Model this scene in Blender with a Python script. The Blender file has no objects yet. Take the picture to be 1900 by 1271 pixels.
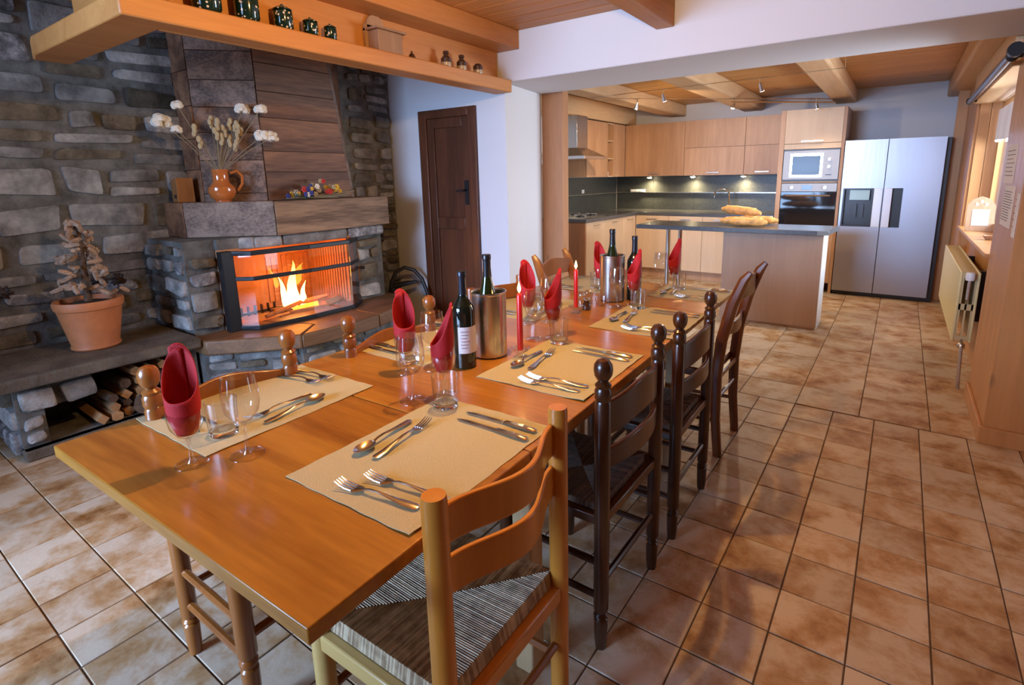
import bpy, math, random
from mathutils import Vector, Matrix
random.seed(7)
PI = math.pi
sc = bpy.context.scene
COL = sc.collection

# ------------------------------------------------------------------ camera
cam_d = bpy.data.cameras.new('camera'); cam = bpy.data.objects.new('camera', cam_d); COL.objects.link(cam)
yaw, pitch, roll = -0.603, 0.2038, -0.017
fw = Vector((math.sin(yaw)*math.cos(pitch), math.cos(yaw)*math.cos(pitch), -math.sin(pitch)))
rt = Vector((math.cos(yaw), -math.sin(yaw), 0)); up = rt.cross(fw)
rt2 = math.cos(roll)*rt + math.sin(roll)*up; up2 = -math.sin(roll)*rt + math.cos(roll)*up
M = Matrix((rt2, up2, -fw)).transposed().to_4x4(); M.translation = Vector((0, 0, 1.37))
cam.matrix_world = M
cam_d.sensor_width = 36; cam_d.lens = 979.29/1900*36
cam_d.shift_x = -43/1900; cam_d.shift_y = -103.1/1900
cam_d.clip_start = 0.02
sc.camera = cam

# ------------------------------------------------------------------ world, lights, exposure
sc.view_settings.view_transform = 'Standard'; sc.view_settings.look = 'None'
sc.view_settings.exposure = 0.0; sc.view_settings.gamma = 1; sc.view_settings.use_curve_mapping = False
w = bpy.data.worlds.new('dusk_sky'); sc.world = w; w.use_nodes = True
w.node_tree.nodes['Background'].inputs[0].default_value = (0.72, 0.84, 1.0, 1)
w.node_tree.nodes['Background'].inputs[1].default_value = 2.2

def light(name, kind, loc, energy, color, **kw):
    d = bpy.data.lights.new(name, kind); d.energy = energy; d.color = color
    tgt = kw.pop('target', None)
    for k, v in kw.items(): setattr(d, k, v)
    o = bpy.data.objects.new(name, d); COL.objects.link(o); o.location = loc
    if tgt is not None:
        o.rotation_euler = (Vector(tgt) - Vector(loc)).to_track_quat('-Z', 'Y').to_euler()
    return o
WARM = (1.0, 0.585, 0.20); DAY = (0.40, 0.61, 1.0); HALO = (1.0, 0.74, 0.48)
# daylight through the glazing behind the photographer and the kitchen window
light('window_light_rear', 'AREA', (-2.3, -2.2, 1.05), 46, DAY, shape='RECTANGLE', size=1.2, size_y=1.4, spread=1.15, target=(-2.2, 0.45, 0.0))
light('window_light_high', 'AREA', (-2.2, -2.5, 1.75), 78, DAY, shape='RECTANGLE', size=2.3, size_y=1.0, spread=1.45, target=(-1.5, 3.2, 2.3))
light('window_light_kitchen', 'AREA', (1.7, 5.35, 1.5), 380, (0.70, 0.82, 1.0), shape='RECTANGLE', size=2.2, size_y=1.3, target=(-2, 5.0, 1.0))
# dining lamp over the table (just above the frame)
light('lamp_bulb', 'POINT', (-1.12, 1.34, 2.13), 70, WARM, shadow_soft_size=0.022)
# fire
light('fire_glow', 'POINT', (-3.72, 2.2, 0.68), 17, (1.0, 0.27, 0.03), shadow_soft_size=0.09)
# kitchen halogens
for sp, tg, en in (((-2.36, 5.36, 2.05), (-3.3, 6.2, 1.0), 75), ((-1.93, 5.0, 2.05), (-2.0, 7.2, 1.2), 75), ((-1.56, 6.03, 2.05), (-1.2, 5.0, 0.6), 75),
               ((-1.07, 4.93, 2.05), (-0.3, 5.6, 0.0), 75), ((-0.86, 6.64, 2.05), (-0.5, 5.9, 0.3), 45)):
    light('spot_bulb', 'SPOT', sp, en, HALO, spot_size=2.2, spot_blend=1.0, shadow_soft_size=0.025, target=tg)
for x in (-3.03, -2.40, -1.73):
    light('puck_bulb', 'SPOT', (x, 7.38, 1.335), 42, (1.0, 0.80, 0.45), spot_size=2.7, spot_blend=0.9, shadow_soft_size=0.02, target=(x, 7.40, 0.5))
light('hood_bulb', 'SPOT', (-3.42, 5.66, 1.56), 14, (1.0, 0.80, 0.45), spot_size=2.0, spot_blend=0.5, shadow_soft_size=0.02, target=(-3.44, 5.66, 0.5))

# ------------------------------------------------------------------ materials
MATS = {}
def nodes(name):
    m = bpy.data.materials.new(name); m.use_nodes = True; MATS[name] = m
    nt = m.node_tree; return m, nt, nt.nodes, nt.links, nt.nodes['Principled BSDF']
def flat(name, col, rough=0.5, metal=0.0, coat=0.0, bump=0.0, bscale=60, emit=None, es=0, spec=None, var=0.0):
    m, nt, N, L, p = nodes(name)
    p.inputs['Base Color'].default_value = (*col, 1); p.inputs['Roughness'].default_value = rough
    p.inputs['Metallic'].default_value = metal; p.inputs['Coat Weight'].default_value = coat
    if spec is not None: p.inputs['Specular IOR Level'].default_value = spec
    if emit: p.inputs['Emission Color'].default_value = (*emit, 1); p.inputs['Emission Strength'].default_value = es
    if bump or var:
        tc = N.new('ShaderNodeTexCoord'); nz = N.new('ShaderNodeTexNoise'); nz.inputs['Scale'].default_value = bscale
        nz.inputs['Detail'].default_value = 5; L.new(tc.outputs['Object'], nz.inputs['Vector'])
        if bump:
            b = N.new('ShaderNodeBump'); b.inputs['Strength'].default_value = bump; b.inputs['Distance'].default_value = 0.01
            L.new(nz.outputs['Fac'], b.inputs['Height']); L.new(b.outputs['Normal'], p.inputs['Normal'])
        if var:
            r = N.new('ShaderNodeValToRGB'); r.color_ramp.elements[0].position = 0.3; r.color_ramp.elements[1].position = 0.7
            r.color_ramp.elements[0].color = (*[c*(1-var) for c in col], 1); r.color_ramp.elements[1].color = (*[min(1, c*(1+var)) for c in col], 1)
            L.new(nz.outputs['Fac'], r.inputs['Fac']); L.new(r.outputs['Color'], p.inputs['Base Color'])
    return m
def wood(name, dark, light_, axis='x', scale=6.0, rough=0.45, coat=0.0, bump=0.15, var=0.18, knots=True, contrast=1.0):
    """grain stretched along the given object axis"""
    m, nt, N, L, p = nodes(name)
    tc = N.new('ShaderNodeTexCoord'); oi = N.new('ShaderNodeObjectInfo')
    add = N.new('ShaderNodeVectorMath'); add.operation = 'ADD'; mul = N.new('ShaderNodeVectorMath'); mul.operation = 'SCALE'
    cx = N.new('ShaderNodeCombineXYZ')
    for i in range(3): L.new(oi.outputs['Random'], cx.inputs[i])
    L.new(cx.outputs[0], mul.inputs[0]); mul.inputs['Scale'].default_value = 23.0
    L.new(tc.outputs['Object'], add.inputs[0]); L.new(mul.outputs[0], add.inputs[1])
    mp = N.new('ShaderNodeMapping'); s = [1.0, 1.0, 1.0]; s['xyz'.index(axis)] = 0.09
    mp.inputs['Scale'].default_value = s; L.new(add.outputs[0], mp.inputs['Vector'])
    nz = N.new('ShaderNodeTexNoise'); nz.inputs['Scale'].default_value = scale*1.6; nz.inputs['Detail'].default_value = 6
    nz.inputs['Distortion'].default_value = 0.8; L.new(mp.outputs[0], nz.inputs['Vector'])
    fn = N.new('ShaderNodeTexNoise'); fn.inputs['Scale'].default_value = scale*14; fn.inputs['Detail'].default_value = 3
    L.new(mp.outputs[0], fn.inputs['Vector'])
    mx = N.new('ShaderNodeMix'); mx.data_type = 'FLOAT'; mx.inputs[0].default_value = 0.35
    L.new(nz.outputs['Fac'], mx.inputs[2]); L.new(fn.outputs['Fac'], mx.inputs[3])
    r = N.new('ShaderNodeValToRGB'); e = r.color_ramp.elements
    e[0].position = 0.5-0.22/contrast; e[1].position = 0.5+0.2/contrast; e[0].color = (*dark, 1); e[1].color = (*light_, 1)
    L.new(mx.outputs[0], r.inputs['Fac'])
    last = r.outputs['Color']
    if knots:
        vo = N.new('ShaderNodeTexVoronoi'); vo.inputs['Scale'].default_value = 2.6
        mp2 = N.new('ShaderNodeMapping'); s2 = [1.0, 1.0, 1.0]; s2['xyz'.index(axis)] = 0.55
        mp2.inputs['Scale'].default_value = s2; L.new(add.outputs[0], mp2.inputs['Vector']); L.new(mp2.outputs[0], vo.inputs['Vector'])
        kr = N.new('ShaderNodeValToRGB'); kr.color_ramp.elements[0].position = 0.035; kr.color_ramp.elements[1].position = 0.085
        kr.color_ramp.elements[0].color = (0.25, 0.25, 0.25, 1); kr.color_ramp.elements[1].color = (1, 1, 1, 1)
        L.new(vo.outputs['Distance'], kr.inputs['Fac'])
        km = N.new('ShaderNodeMix'); km.data_type = 'RGBA'; km.blend_type = 'MULTIPLY'; km.inputs[0].default_value = 0.75
        L.new(last, km.inputs[6]); L.new(kr.outputs['Color'], km.inputs[7]); last = km.outputs[2]
    mr = N.new('ShaderNodeMapRange'); mr.inputs[3].default_value = 1-var; mr.inputs[4].default_value = 1+var
    L.new(oi.outputs['Random'], mr.inputs[0])
    hv = N.new('ShaderNodeHueSaturation'); L.new(last, hv.inputs['Color']); L.new(mr.outputs[0], hv.inputs['Value'])
    L.new(hv.outputs['Color'], p.inputs['Base Color'])
    p.inputs['Roughness'].default_value = rough; p.inputs['Coat Weight'].default_value = coat; p.inputs['Coat Roughness'].default_value = 0.12
    b = N.new('ShaderNodeBump'); b.inputs['Strength'].default_value = bump; b.inputs['Distance'].default_value = 0.004
    L.new(mx.outputs[0], b.inputs['Height']); L.new(b.outputs['Normal'], p.inputs['Normal'])
    return m
def stone_mat(name, cols, scale=7, rough=0.85, bump=0.9, quartz=False):
    m, nt, N, L, p = nodes(name)
    tc = N.new('ShaderNodeTexCoord'); oi = N.new('ShaderNodeObjectInfo')
    add = N.new('ShaderNodeVectorMath'); add.operation = 'ADD'; mul = N.new('ShaderNodeVectorMath'); mul.operation = 'SCALE'
    cx = N.new('ShaderNodeCombineXYZ')
    for i in range(3): L.new(oi.outputs['Random'], cx.inputs[i])
    L.new(cx.outputs[0], mul.inputs[0]); mul.inputs['Scale'].default_value = 31.0
    L.new(tc.outputs['Object'], add.inputs[0]); L.new(mul.outputs[0], add.inputs[1])
    nz = N.new('ShaderNodeTexNoise'); nz.inputs['Scale'].default_value = scale; nz.inputs['Detail'].default_value = 8; nz.inputs['Roughness'].default_value = 0.65
    L.new(add.outputs[0], nz.inputs['Vector'])
    r = N.new('ShaderNodeValToRGB'); e = r.color_ramp.elements
    e[0].position = 0.34; e[1].position = 0.68; e[0].color = (*cols[0], 1); e[1].color = (*cols[2], 1)
    x = e.new(0.5); x.color = (*cols[1], 1)
    L.new(nz.outputs['Fac'], r.inputs['Fac'])
    mr = N.new('ShaderNodeMapRange'); mr.inputs[3].default_value = 0.6; mr.inputs[4].default_value = 1.45
    L.new(oi.outputs['Random'], mr.inputs[0])
    hv = N.new('ShaderNodeHueSaturation'); L.new(r.outputs['Color'], hv.inputs['Color']); L.new(mr.outputs[0], hv.inputs['Value'])
    L.new(hv.outputs['Color'], p.inputs['Base Color']); p.inputs['Roughness'].default_value = rough
    n2 = N.new('ShaderNodeTexNoise'); n2.inputs['Scale'].default_value = scale*3.2; n2.inputs['Detail'].default_value = 9; n2.inputs['Roughness'].default_value = 0.7
    L.new(add.outputs[0], n2.inputs['Vector'])
    b = N.new('ShaderNodeBump'); b.inputs['Strength'].default_value = bump; b.inputs['Distance'].default_value = 0.03
    L.new(n2.outputs['Fac'], b.inputs['Height']); L.new(b.outputs['Normal'], p.inputs['Normal'])
    return m
def tile_mat(name):
    m, nt, N, L, p = nodes(name)
    tc = N.new('ShaderNodeTexCoord'); oi = N.new('ShaderNodeObjectInfo')
    add = N.new('ShaderNodeVectorMath'); add.operation = 'ADD'; mul = N.new('ShaderNodeVectorMath'); mul.operation = 'SCALE'
    cx = N.new('ShaderNodeCombineXYZ')
    for i in range(3): L.new(oi.outputs['Random'], cx.inputs[i])
    L.new(cx.outputs[0], mul.inputs[0]); mul.inputs['Scale'].default_value = 41.0
    L.new(tc.outputs['Object'], add.inputs[0]); L.new(mul.outputs[0], add.inputs[1])
    nz = N.new('ShaderNodeTexNoise'); nz.inputs['Scale'].default_value = 5.5; nz.inputs['Detail'].default_value = 7; nz.inputs['Roughness'].default_value = 0.66
    nz.inputs['Distortion'].default_value = 0.15; L.new(add.outputs[0], nz.inputs['Vector'])
    r = N.new('ShaderNodeValToRGB'); e = r.color_ramp.elements
    e[0].position = 0.30; e[0].color = (0.20, 0.075, 0.014, 1); e[1].position = 0.58; e[1].color = (0.52, 0.42, 0.30, 1)
    x = e.new(0.43); x.color = (0.38, 0.225, 0.10, 1)
    L.new(nz.outputs['Fac'], r.inputs['Fac'])
    mr = N.new('ShaderNodeMapRange'); mr.inputs[3].default_value = 0.88; mr.inputs[4].default_value = 1.12; L.new(oi.outputs['Random'], mr.inputs[0])
    hv = N.new('ShaderNodeHueSaturation'); L.new(r.outputs['Color'], hv.inputs['Color']); L.new(mr.outputs[0], hv.inputs['Value'])
    L.new(hv.outputs['Color'], p.inputs['Base Color']); p.inputs['Roughness'].default_value = 0.48
    n2 = N.new('ShaderNodeTexNoise'); n2.inputs['Scale'].default_value = 22; n2.inputs['Detail'].default_value = 4
    L.new(add.outputs[0], n2.inputs['Vector'])
    b = N.new('ShaderNodeBump'); b.inputs['Strength'].default_value = 0.18; b.inputs['Distance'].default_value = 0.01
    L.new(n2.outputs['Fac'], b.inputs['Height']); L.new(b.outputs['Normal'], p.inputs['Normal'])
    return m
def thin_glass(name, tint=(0.985, 0.985, 0.98), edge=(0.42, 0.42, 0.41)):
    m, nt, N, L, p = nodes(name); N.remove(p); out = N['Material Output']
    tr = N.new('ShaderNodeBsdfTransparent'); gl = N.new('ShaderNodeBsdfGlossy'); gl.inputs['Roughness'].default_value = 0.02
    lw = N.new('ShaderNodeLayerWeight'); lw.inputs['Blend'].default_value = 0.18
    cr = N.new('ShaderNodeValToRGB'); cr.color_ramp.elements[0].color = (*tint, 1); cr.color_ramp.elements[1].color = (*edge, 1)
    cr.color_ramp.elements[0].position = 0.62; cr.color_ramp.elements[1].position = 1.0
    L.new(lw.outputs['Facing'], cr.inputs['Fac']); L.new(cr.outputs['Color'], tr.inputs['Color'])
    lf = N.new('ShaderNodeLayerWeight'); lf.inputs['Blend'].default_value = 0.5
    pw = N.new('ShaderNodeMath'); pw.operation = 'POWER'; pw.inputs[1].default_value = 3.2; L.new(lf.outputs['Facing'], pw.inputs[0])
    fr = N.new('ShaderNodeMath'); fr.operation = 'MULTIPLY_ADD'; fr.inputs[1].default_value = 0.9; fr.inputs[2].default_value = 0.11; L.new(pw.outputs[0], fr.inputs[0])
    mx = N.new('ShaderNodeMixShader'); L.new(fr.outputs[0], mx.inputs[0]); L.new(tr.outputs[0], mx.inputs[1]); L.new(gl.outputs[0], mx.inputs[2])
    L.new(mx.outputs[0], out.inputs['Surface']); return m
def solid_glass(name, col, rough=0.0):
    m, nt, N, L, p = nodes(name)
    p.inputs['Base Color'].default_value = (*col, 1); p.inputs['Transmission Weight'].default_value = 1; p.inputs['Roughness'].default_value = rough
    p.inputs['IOR'].default_value = 1.5; return m
def rush_mat(name, c1, c2):
    m, nt, N, L, p = nodes(name)
    tc = N.new('ShaderNodeTexCoord'); nz = N.new('ShaderNodeTexNoise'); nz.inputs['Scale'].default_value = 45; nz.inputs['Detail'].default_value = 3
    L.new(tc.outputs['Object'], nz.inputs['Vector'])
    r = N.new('ShaderNodeValToRGB'); r.color_ramp.elements[0].position = 0.35; r.color_ramp.elements[1].position = 0.65
    r.color_ramp.elements[0].color = (*c1, 1); r.color_ramp.elements[1].color = (*c2, 1)
    L.new(nz.outputs['Fac'], r.inputs['Fac']); L.new(r.outputs['Color'], p.inputs['Base Color']); p.inputs['Roughness'].default_value = 0.6
    return m
def spotted(name, base, spots):
    m, nt, N, L, p = nodes(name)
    tc = N.new('ShaderNodeTexCoord'); vo = N.new('ShaderNodeTexVoronoi'); vo.inputs['Scale'].default_value = 55
    L.new(tc.outputs['Object'], vo.inputs['Vector'])
    r = N.new('ShaderNodeValToRGB'); r.color_ramp.interpolation = 'CONSTANT'
    r.color_ramp.elements[0].color = (*spots, 1); r.color_ramp.elements[1].position = 0.27; r.color_ramp.elements[1].color = (*base, 1)
    L.new(vo.outputs['Distance'], r.inputs['Fac']); L.new(r.outputs['Color'], p.inputs['Base Color']); p.inputs['Roughness'].default_value = 0.12
    return m
def brushed(name, col, rough, axis='z'):
    m, nt, N, L, p = nodes(name)
    tc = N.new('ShaderNodeTexCoord'); mp = N.new('ShaderNodeMapping'); s = [60., 60., 60.]; s['xyz'.index(axis)] = 1.0
    mp.inputs['Scale'].default_value = s; L.new(tc.outputs['Object'], mp.inputs['Vector'])
    nz = N.new('ShaderNodeTexNoise'); nz.inputs['Scale'].default_value = 3; L.new(mp.outputs[0], nz.inputs['Vector'])
    mr = N.new('ShaderNodeMapRange'); mr.inputs[3].default_value = rough*0.8; mr.inputs[4].default_value = rough*1.25
    L.new(nz.outputs['Fac'], mr.inputs[0]); L.new(mr.outputs[0], p.inputs['Roughness'])
    p.inputs['Base Color'].default_value = (*col, 1); p.inputs['Metallic'].default_value = 1; return m

plaster = flat('white_plaster', (0.64, 0.64, 0.66), 0.8, bump=0.12, bscale=18)
table_w = wood('honey_table_wood', (0.25, 0.088, 0.011), (0.46, 0.205, 0.028), 'x', 5, 0.28, 0.22, 0.03, 0.05, True, 1.4)
table_edge = wood('table_edge_wood', (0.22, 0.09, 0.025), (0.36, 0.16, 0.05), 'y', 5, 0.35, 0.2, 0.05, 0.04, False)
pale_leg = wood('pale_leg_wood', (0.42, 0.27, 0.13), (0.52, 0.36, 0.19), 'z', 5, 0.5)
blond = wood('blond_chair_wood', (0.50, 0.18, 0.022), (0.64, 0.265, 0.04), 'z', 5, 0.3, 0.3, 0.03, 0.05, False)
yellow_w = wood('yellow_beech', (0.52, 0.34, 0.10), (0.60, 0.42, 0.15), 'y', 5, 0.35, 0.2, 0.03, 0.05, False)
dark_w = wood('dark_chair_wood', (0.032, 0.009, 0.003), (0.065, 0.019, 0.006), 'z', 5, 0.28, 0.3, 0.04, 0.08, False)
mid_w = wood('brown_chair_wood', (0.19, 0.055, 0.010), (0.32, 0.105, 0.018), 'z', 5, 0.28, 0.3, 0.04, 0.06, False)
pine_x = wood('orange_pine_x', (0.43, 0.16, 0.035), (0.60, 0.27, 0.075), 'x', 4, 0.5, 0, 0.12, 0.07)
pine_y = wood('orange_pine_y', (0.43, 0.16, 0.035), (0.60, 0.27, 0.075), 'y', 4, 0.5, 0, 0.12, 0.07)
kbeam = wood('pale_beam', (0.56, 0.33, 0.16), (0.72, 0.49, 0.27), 'y', 4, 0.55, 0, 0.1, 0.06)
kplank = wood('honey_ceiling_board', (0.52, 0.24, 0.065), (0.74, 0.41, 0.14), 'x', 5, 0.5, 0, 0.1, 0.12)
post_w = wood('post_pine', (0.34, 0.14, 0.055), (0.48, 0.23, 0.10), 'z', 4, 0.6, 0, 0.15, 0.05)
panel_w = wood('wall_board_pine', (0.42, 0.185, 0.055), (0.54, 0.27, 0.095), 'z', 3.5, 0.42, 0.1, 0.06, 0.06)
cab_z = wood('cabinet_beech', (0.36, 0.185, 0.09), (0.53, 0.31, 0.17), 'z', 3, 0.45, 0, 0.04, 0.06, False, 1.1)
cab_lt = wood('cabinet_beech_pale', (0.56, 0.38, 0.22), (0.68, 0.50, 0.33), 'z', 3, 0.45, 0, 0.04, 0.04, False, 0.8)
old_x = wood('weathered_board', (0.075, 0.045, 0.032), (0.24, 0.155, 0.115), 'y', 5, 0.7, 0, 0.5, 0.22, True, 1.2)
old_red = wood('weathered_board_brown', (0.095, 0.038, 0.018), (0.25, 0.115, 0.055), 'y', 5, 0.65, 0, 0.5, 0.2, True, 1.9)
mantel_w = wood('mantel_oak', (0.10, 0.055, 0.03), (0.29, 0.18, 0.105), 'y', 5, 0.7, 0, 0.6, 0.12, True, 2.0)
hearth_w = wood('hearth_board', (0.09, 0.045, 0.018), (0.22, 0.115, 0.05), 'y', 5, 0.5, 0, 0.4, 0.1, True, 1.2)
door_w = wood('dark_door_wood', (0.045, 0.013, 0.005), (0.115, 0.036, 0.012), 'z', 5, 0.42, 0.1, 0.25, 0.06, True)
salt_w = wood('box_wood', (0.28, 0.15, 0.08), (0.42, 0.25, 0.14), 'z', 8, 0.6)
log_w = wood('split_log', (0.30, 0.15, 0.06), (0.50, 0.29, 0.13), 'x', 8, 0.8, 0, 0.5, 0.3)
bark = flat('bark', (0.10, 0.06, 0.035), 0.9, bump=1, bscale=30, var=0.4)
drift = flat('driftwood', (0.36, 0.24, 0.16), 0.8, bump=0.4, bscale=50, var=0.3)
cone_m = flat('pine_cone', (0.035, 0.02, 0.014), 0.7, bump=0.5)
stone = stone_mat('wall_stone', ((0.14, 0.135, 0.125), (0.29, 0.28, 0.265), (0.50, 0.49, 0.46)))
stone_b = stone_mat('brown_stone', ((0.07, 0.055, 0.035), (0.15, 0.12, 0.08), (0.26, 0.22, 0.155)))
quartz = stone_mat('quartz_stone', ((0.10, 0.09, 0.09), (0.24, 0.23, 0.23), (0.62, 0.60, 0.60)), 16)
mortar = stone_mat('mortar', ((0.12, 0.115, 0.10), (0.22, 0.21, 0.19), (0.32, 0.31, 0.285)), 9, 0.95, 0.9)
slab_m = stone_mat('bench_slab_stone', ((0.06, 0.045, 0.03), (0.11, 0.085, 0.06), (0.17, 0.135, 0.095)), 5)
tile_m = tile_mat('terracotta_cream_tile')
grout = flat('grout', (0.10, 0.06, 0.035), 0.9)
iron = flat('black_iron', (0.018, 0.019, 0.022), 0.38, 0.4)
firebrick = flat('fireback', (0.46, 0.22, 0.10), 0.8, bump=0.3, bscale=12, var=0.12)
ash = flat('ash', (0.32, 0.25, 0.19), 0.95, bump=0.6, bscale=40)
char = flat('charred_wood', (0.16, 0.08, 0.04), 0.9, bump=0.6, bscale=40, var=0.6)
ember = flat('ember', (0.3, 0.05, 0.01), 0.9, emit=(1.0, 0.22, 0.02), es=5)
cotta = flat('terracotta', (0.46, 0.16, 0.055), 0.55, bump=0.1, bscale=20, var=0.1)
jug_m = flat('glazed_orange', (0.46, 0.13, 0.03), 0.13, coat=0.4)
cream = flat('dried_petal', (0.80, 0.72, 0.58), 0.8, bump=0.5, bscale=80)
wheat = flat('seed_head', (0.46, 0.35, 0.19), 0.8, bump=0.5, bscale=90)
stem_m = flat('dried_stem', (0.24, 0.18, 0.10), 0.8)
red_f = flat('red_petal', (0.5, 0.03, 0.02), 0.7); yel_f = flat('yellow_petal', (0.75, 0.45, 0.04), 0.7)
blu_f = flat('blue_petal', (0.04, 0.05, 0.22), 0.7); grn_f = flat('dried_leaf', (0.05, 0.12, 0.03), 0.7)
napkin_m = flat('red_napkin', (0.42, 0.006, 0.010), 0.75, bump=0.15, bscale=300)
mat_m = flat('beige_linen', (0.45, 0.41, 0.245), 0.8, bump=0.12, bscale=260, var=0.06)
steel = flat('cutlery_steel', (0.60, 0.62, 0.64), 0.2, 1.0)
chrome = flat('chrome', (0.75, 0.75, 0.76), 0.10, 1.0)
brush = brushed('brushed_steel', (0.58, 0.56, 0.54), 0.28)
satin = flat('satin_appliance_steel', (0.34, 0.34, 0.35), 0.45, 0.25)
fridge_m = brushed('fridge_steel', (0.40, 0.42, 0.48), 0.38)
black_gl = flat('black_glass', (0.012, 0.012, 0.014), 0.05)
black_pl = flat('black_plastic', (0.02, 0.022, 0.028), 0.35)
glass = thin_glass('clear_glass'); pane_g = thin_glass('pane_glass')
foot_g = thin_glass('thick_glass', (0.975, 0.975, 0.97), (0.62, 0.62, 0.60))
solid_g = solid_glass('solid_glass_base', (1, 1, 1))
bottle_g = flat('dark_bottle_glass', (0.006, 0.010, 0.006), 0.04, coat=0.5)
green_g = flat('green_bottle_glass', (0.012, 0.020, 0.006), 0.05, coat=0.5)
foil = flat('bottle_foil', (0.035, 0.035, 0.045), 0.32, 0.6); foil_b = flat('black_foil', (0.012, 0.012, 0.014), 0.3)
paper_m = flat('paper', (0.72, 0.68, 0.64), 0.8); ink = flat('ink', (0.06, 0.05, 0.06), 0.8); ink_red = flat('dark_red_ink', (0.25, 0.03, 0.03), 0.8)
wax = flat('red_wax', (0.60, 0.012, 0.008), 0.35, coat=0.2)
wick = flat('wick', (0.02, 0.015, 0.01), 0.9)
def flame_mat(name, lo, hi, s, z0, z1):
    m, nt, N, L, p = nodes(name); N.remove(p); out = N['Material Output']
    tc = N.new('ShaderNodeTexCoord'); sp = N.new('ShaderNodeSeparateXYZ'); L.new(tc.outputs['Object'], sp.inputs[0])
    mr = N.new('ShaderNodeMapRange'); mr.inputs[1].default_value = z0; mr.inputs[2].default_value = z1; L.new(sp.outputs['Z'], mr.inputs[0])
    r = N.new('ShaderNodeValToRGB'); r.color_ramp.elements[0].color = (*lo, 1); r.color_ramp.elements[1].color = (*hi, 1)
    L.new(mr.outputs[0], r.inputs['Fac']); em = N.new('ShaderNodeEmission'); em.inputs[1].default_value = s
    L.new(r.outputs['Color'], em.inputs[0]); L.new(em.outputs[0], out.inputs['Surface']); return m
candle_f = flame_mat('candle_flame', (1.0, 0.75, 0.35), (1.0, 0.62, 0.2), 9, 0, 0.04)
fire_f = flame_mat('fire_flame', (1.0, 0.72, 0.30), (1.0, 0.42, 0.06), 6, 0.05, 0.36)
fire_edge = flame_mat('fire_flame_edge', (1.0, 0.38, 0.05), (1.0, 0.30, 0.03), 2.2, 0.0, 0.3)
bulb_m = flat('lit_bulb', (1, 1, 1), 0.5, emit=(1.0, 0.82, 0.5), es=60)
counter_m = flat('slate_worktop', (0.085, 0.085, 0.09), 0.22, bump=0.05, bscale=60, var=0.15)
splash_m = flat('slate_splashback', (0.05, 0.053, 0.05), 0.4, bump=0.15, bscale=25, var=0.2)
cream_en = flat('cream_enamel', (0.66, 0.57, 0.28), 0.35)
white_pl = flat('white_plastic', (0.72, 0.72, 0.72), 0.35)
lace_m = flat('lace', (0.8, 0.8, 0.82), 0.9)
crust = flat('baguette_crust', (0.68, 0.34, 0.10), 0.5, bump=0.4, bscale=25, var=0.35)
crust_cut = flat('baguette_score', (0.80, 0.55, 0.27), 0.7)
jar_green = spotted('green_floral_glaze', (0.006, 0.022, 0.016), (0.65, 0.55, 0.45))
jar_dark = flat('brown_glaze', (0.06, 0.03, 0.022), 0.15); jar_tan = flat('tan_glaze', (0.42, 0.32, 0.2), 0.2)
rush = [rush_mat('rush_straw', (0.24, 0.16, 0.08), (0.46, 0.35, 0.20)), rush_mat('rush_straw_pale', (0.42, 0.33, 0.20), (0.60, 0.49, 0.31)), rush_mat('rush_straw_brown', (0.20, 0.125, 0.06), (0.36, 0.25, 0.14))]
rush_d = [rush_mat('rush_dark', (0.07, 0.035, 0.018), (0.14, 0.075, 0.035)), rush_mat('rush_dark_b', (0.10, 0.055, 0.025), (0.19, 0.10, 0.05)), rush_mat('rush_dark_c', (0.04, 0.02, 0.01), (0.09, 0.045, 0.02))]
rad_grille = flat('radiator_grille', (0.50, 0.40, 0.20), 0.4)
hose_m = flat('black_rubber', (0.02, 0.02, 0.022), 0.45)
teal = flat('teal_paint', (0.02, 0.22, 0.22), 0.5)
soil = flat('soil', (0.03, 0.02, 0.012), 0.95, bump=1, bscale=60)

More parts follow.
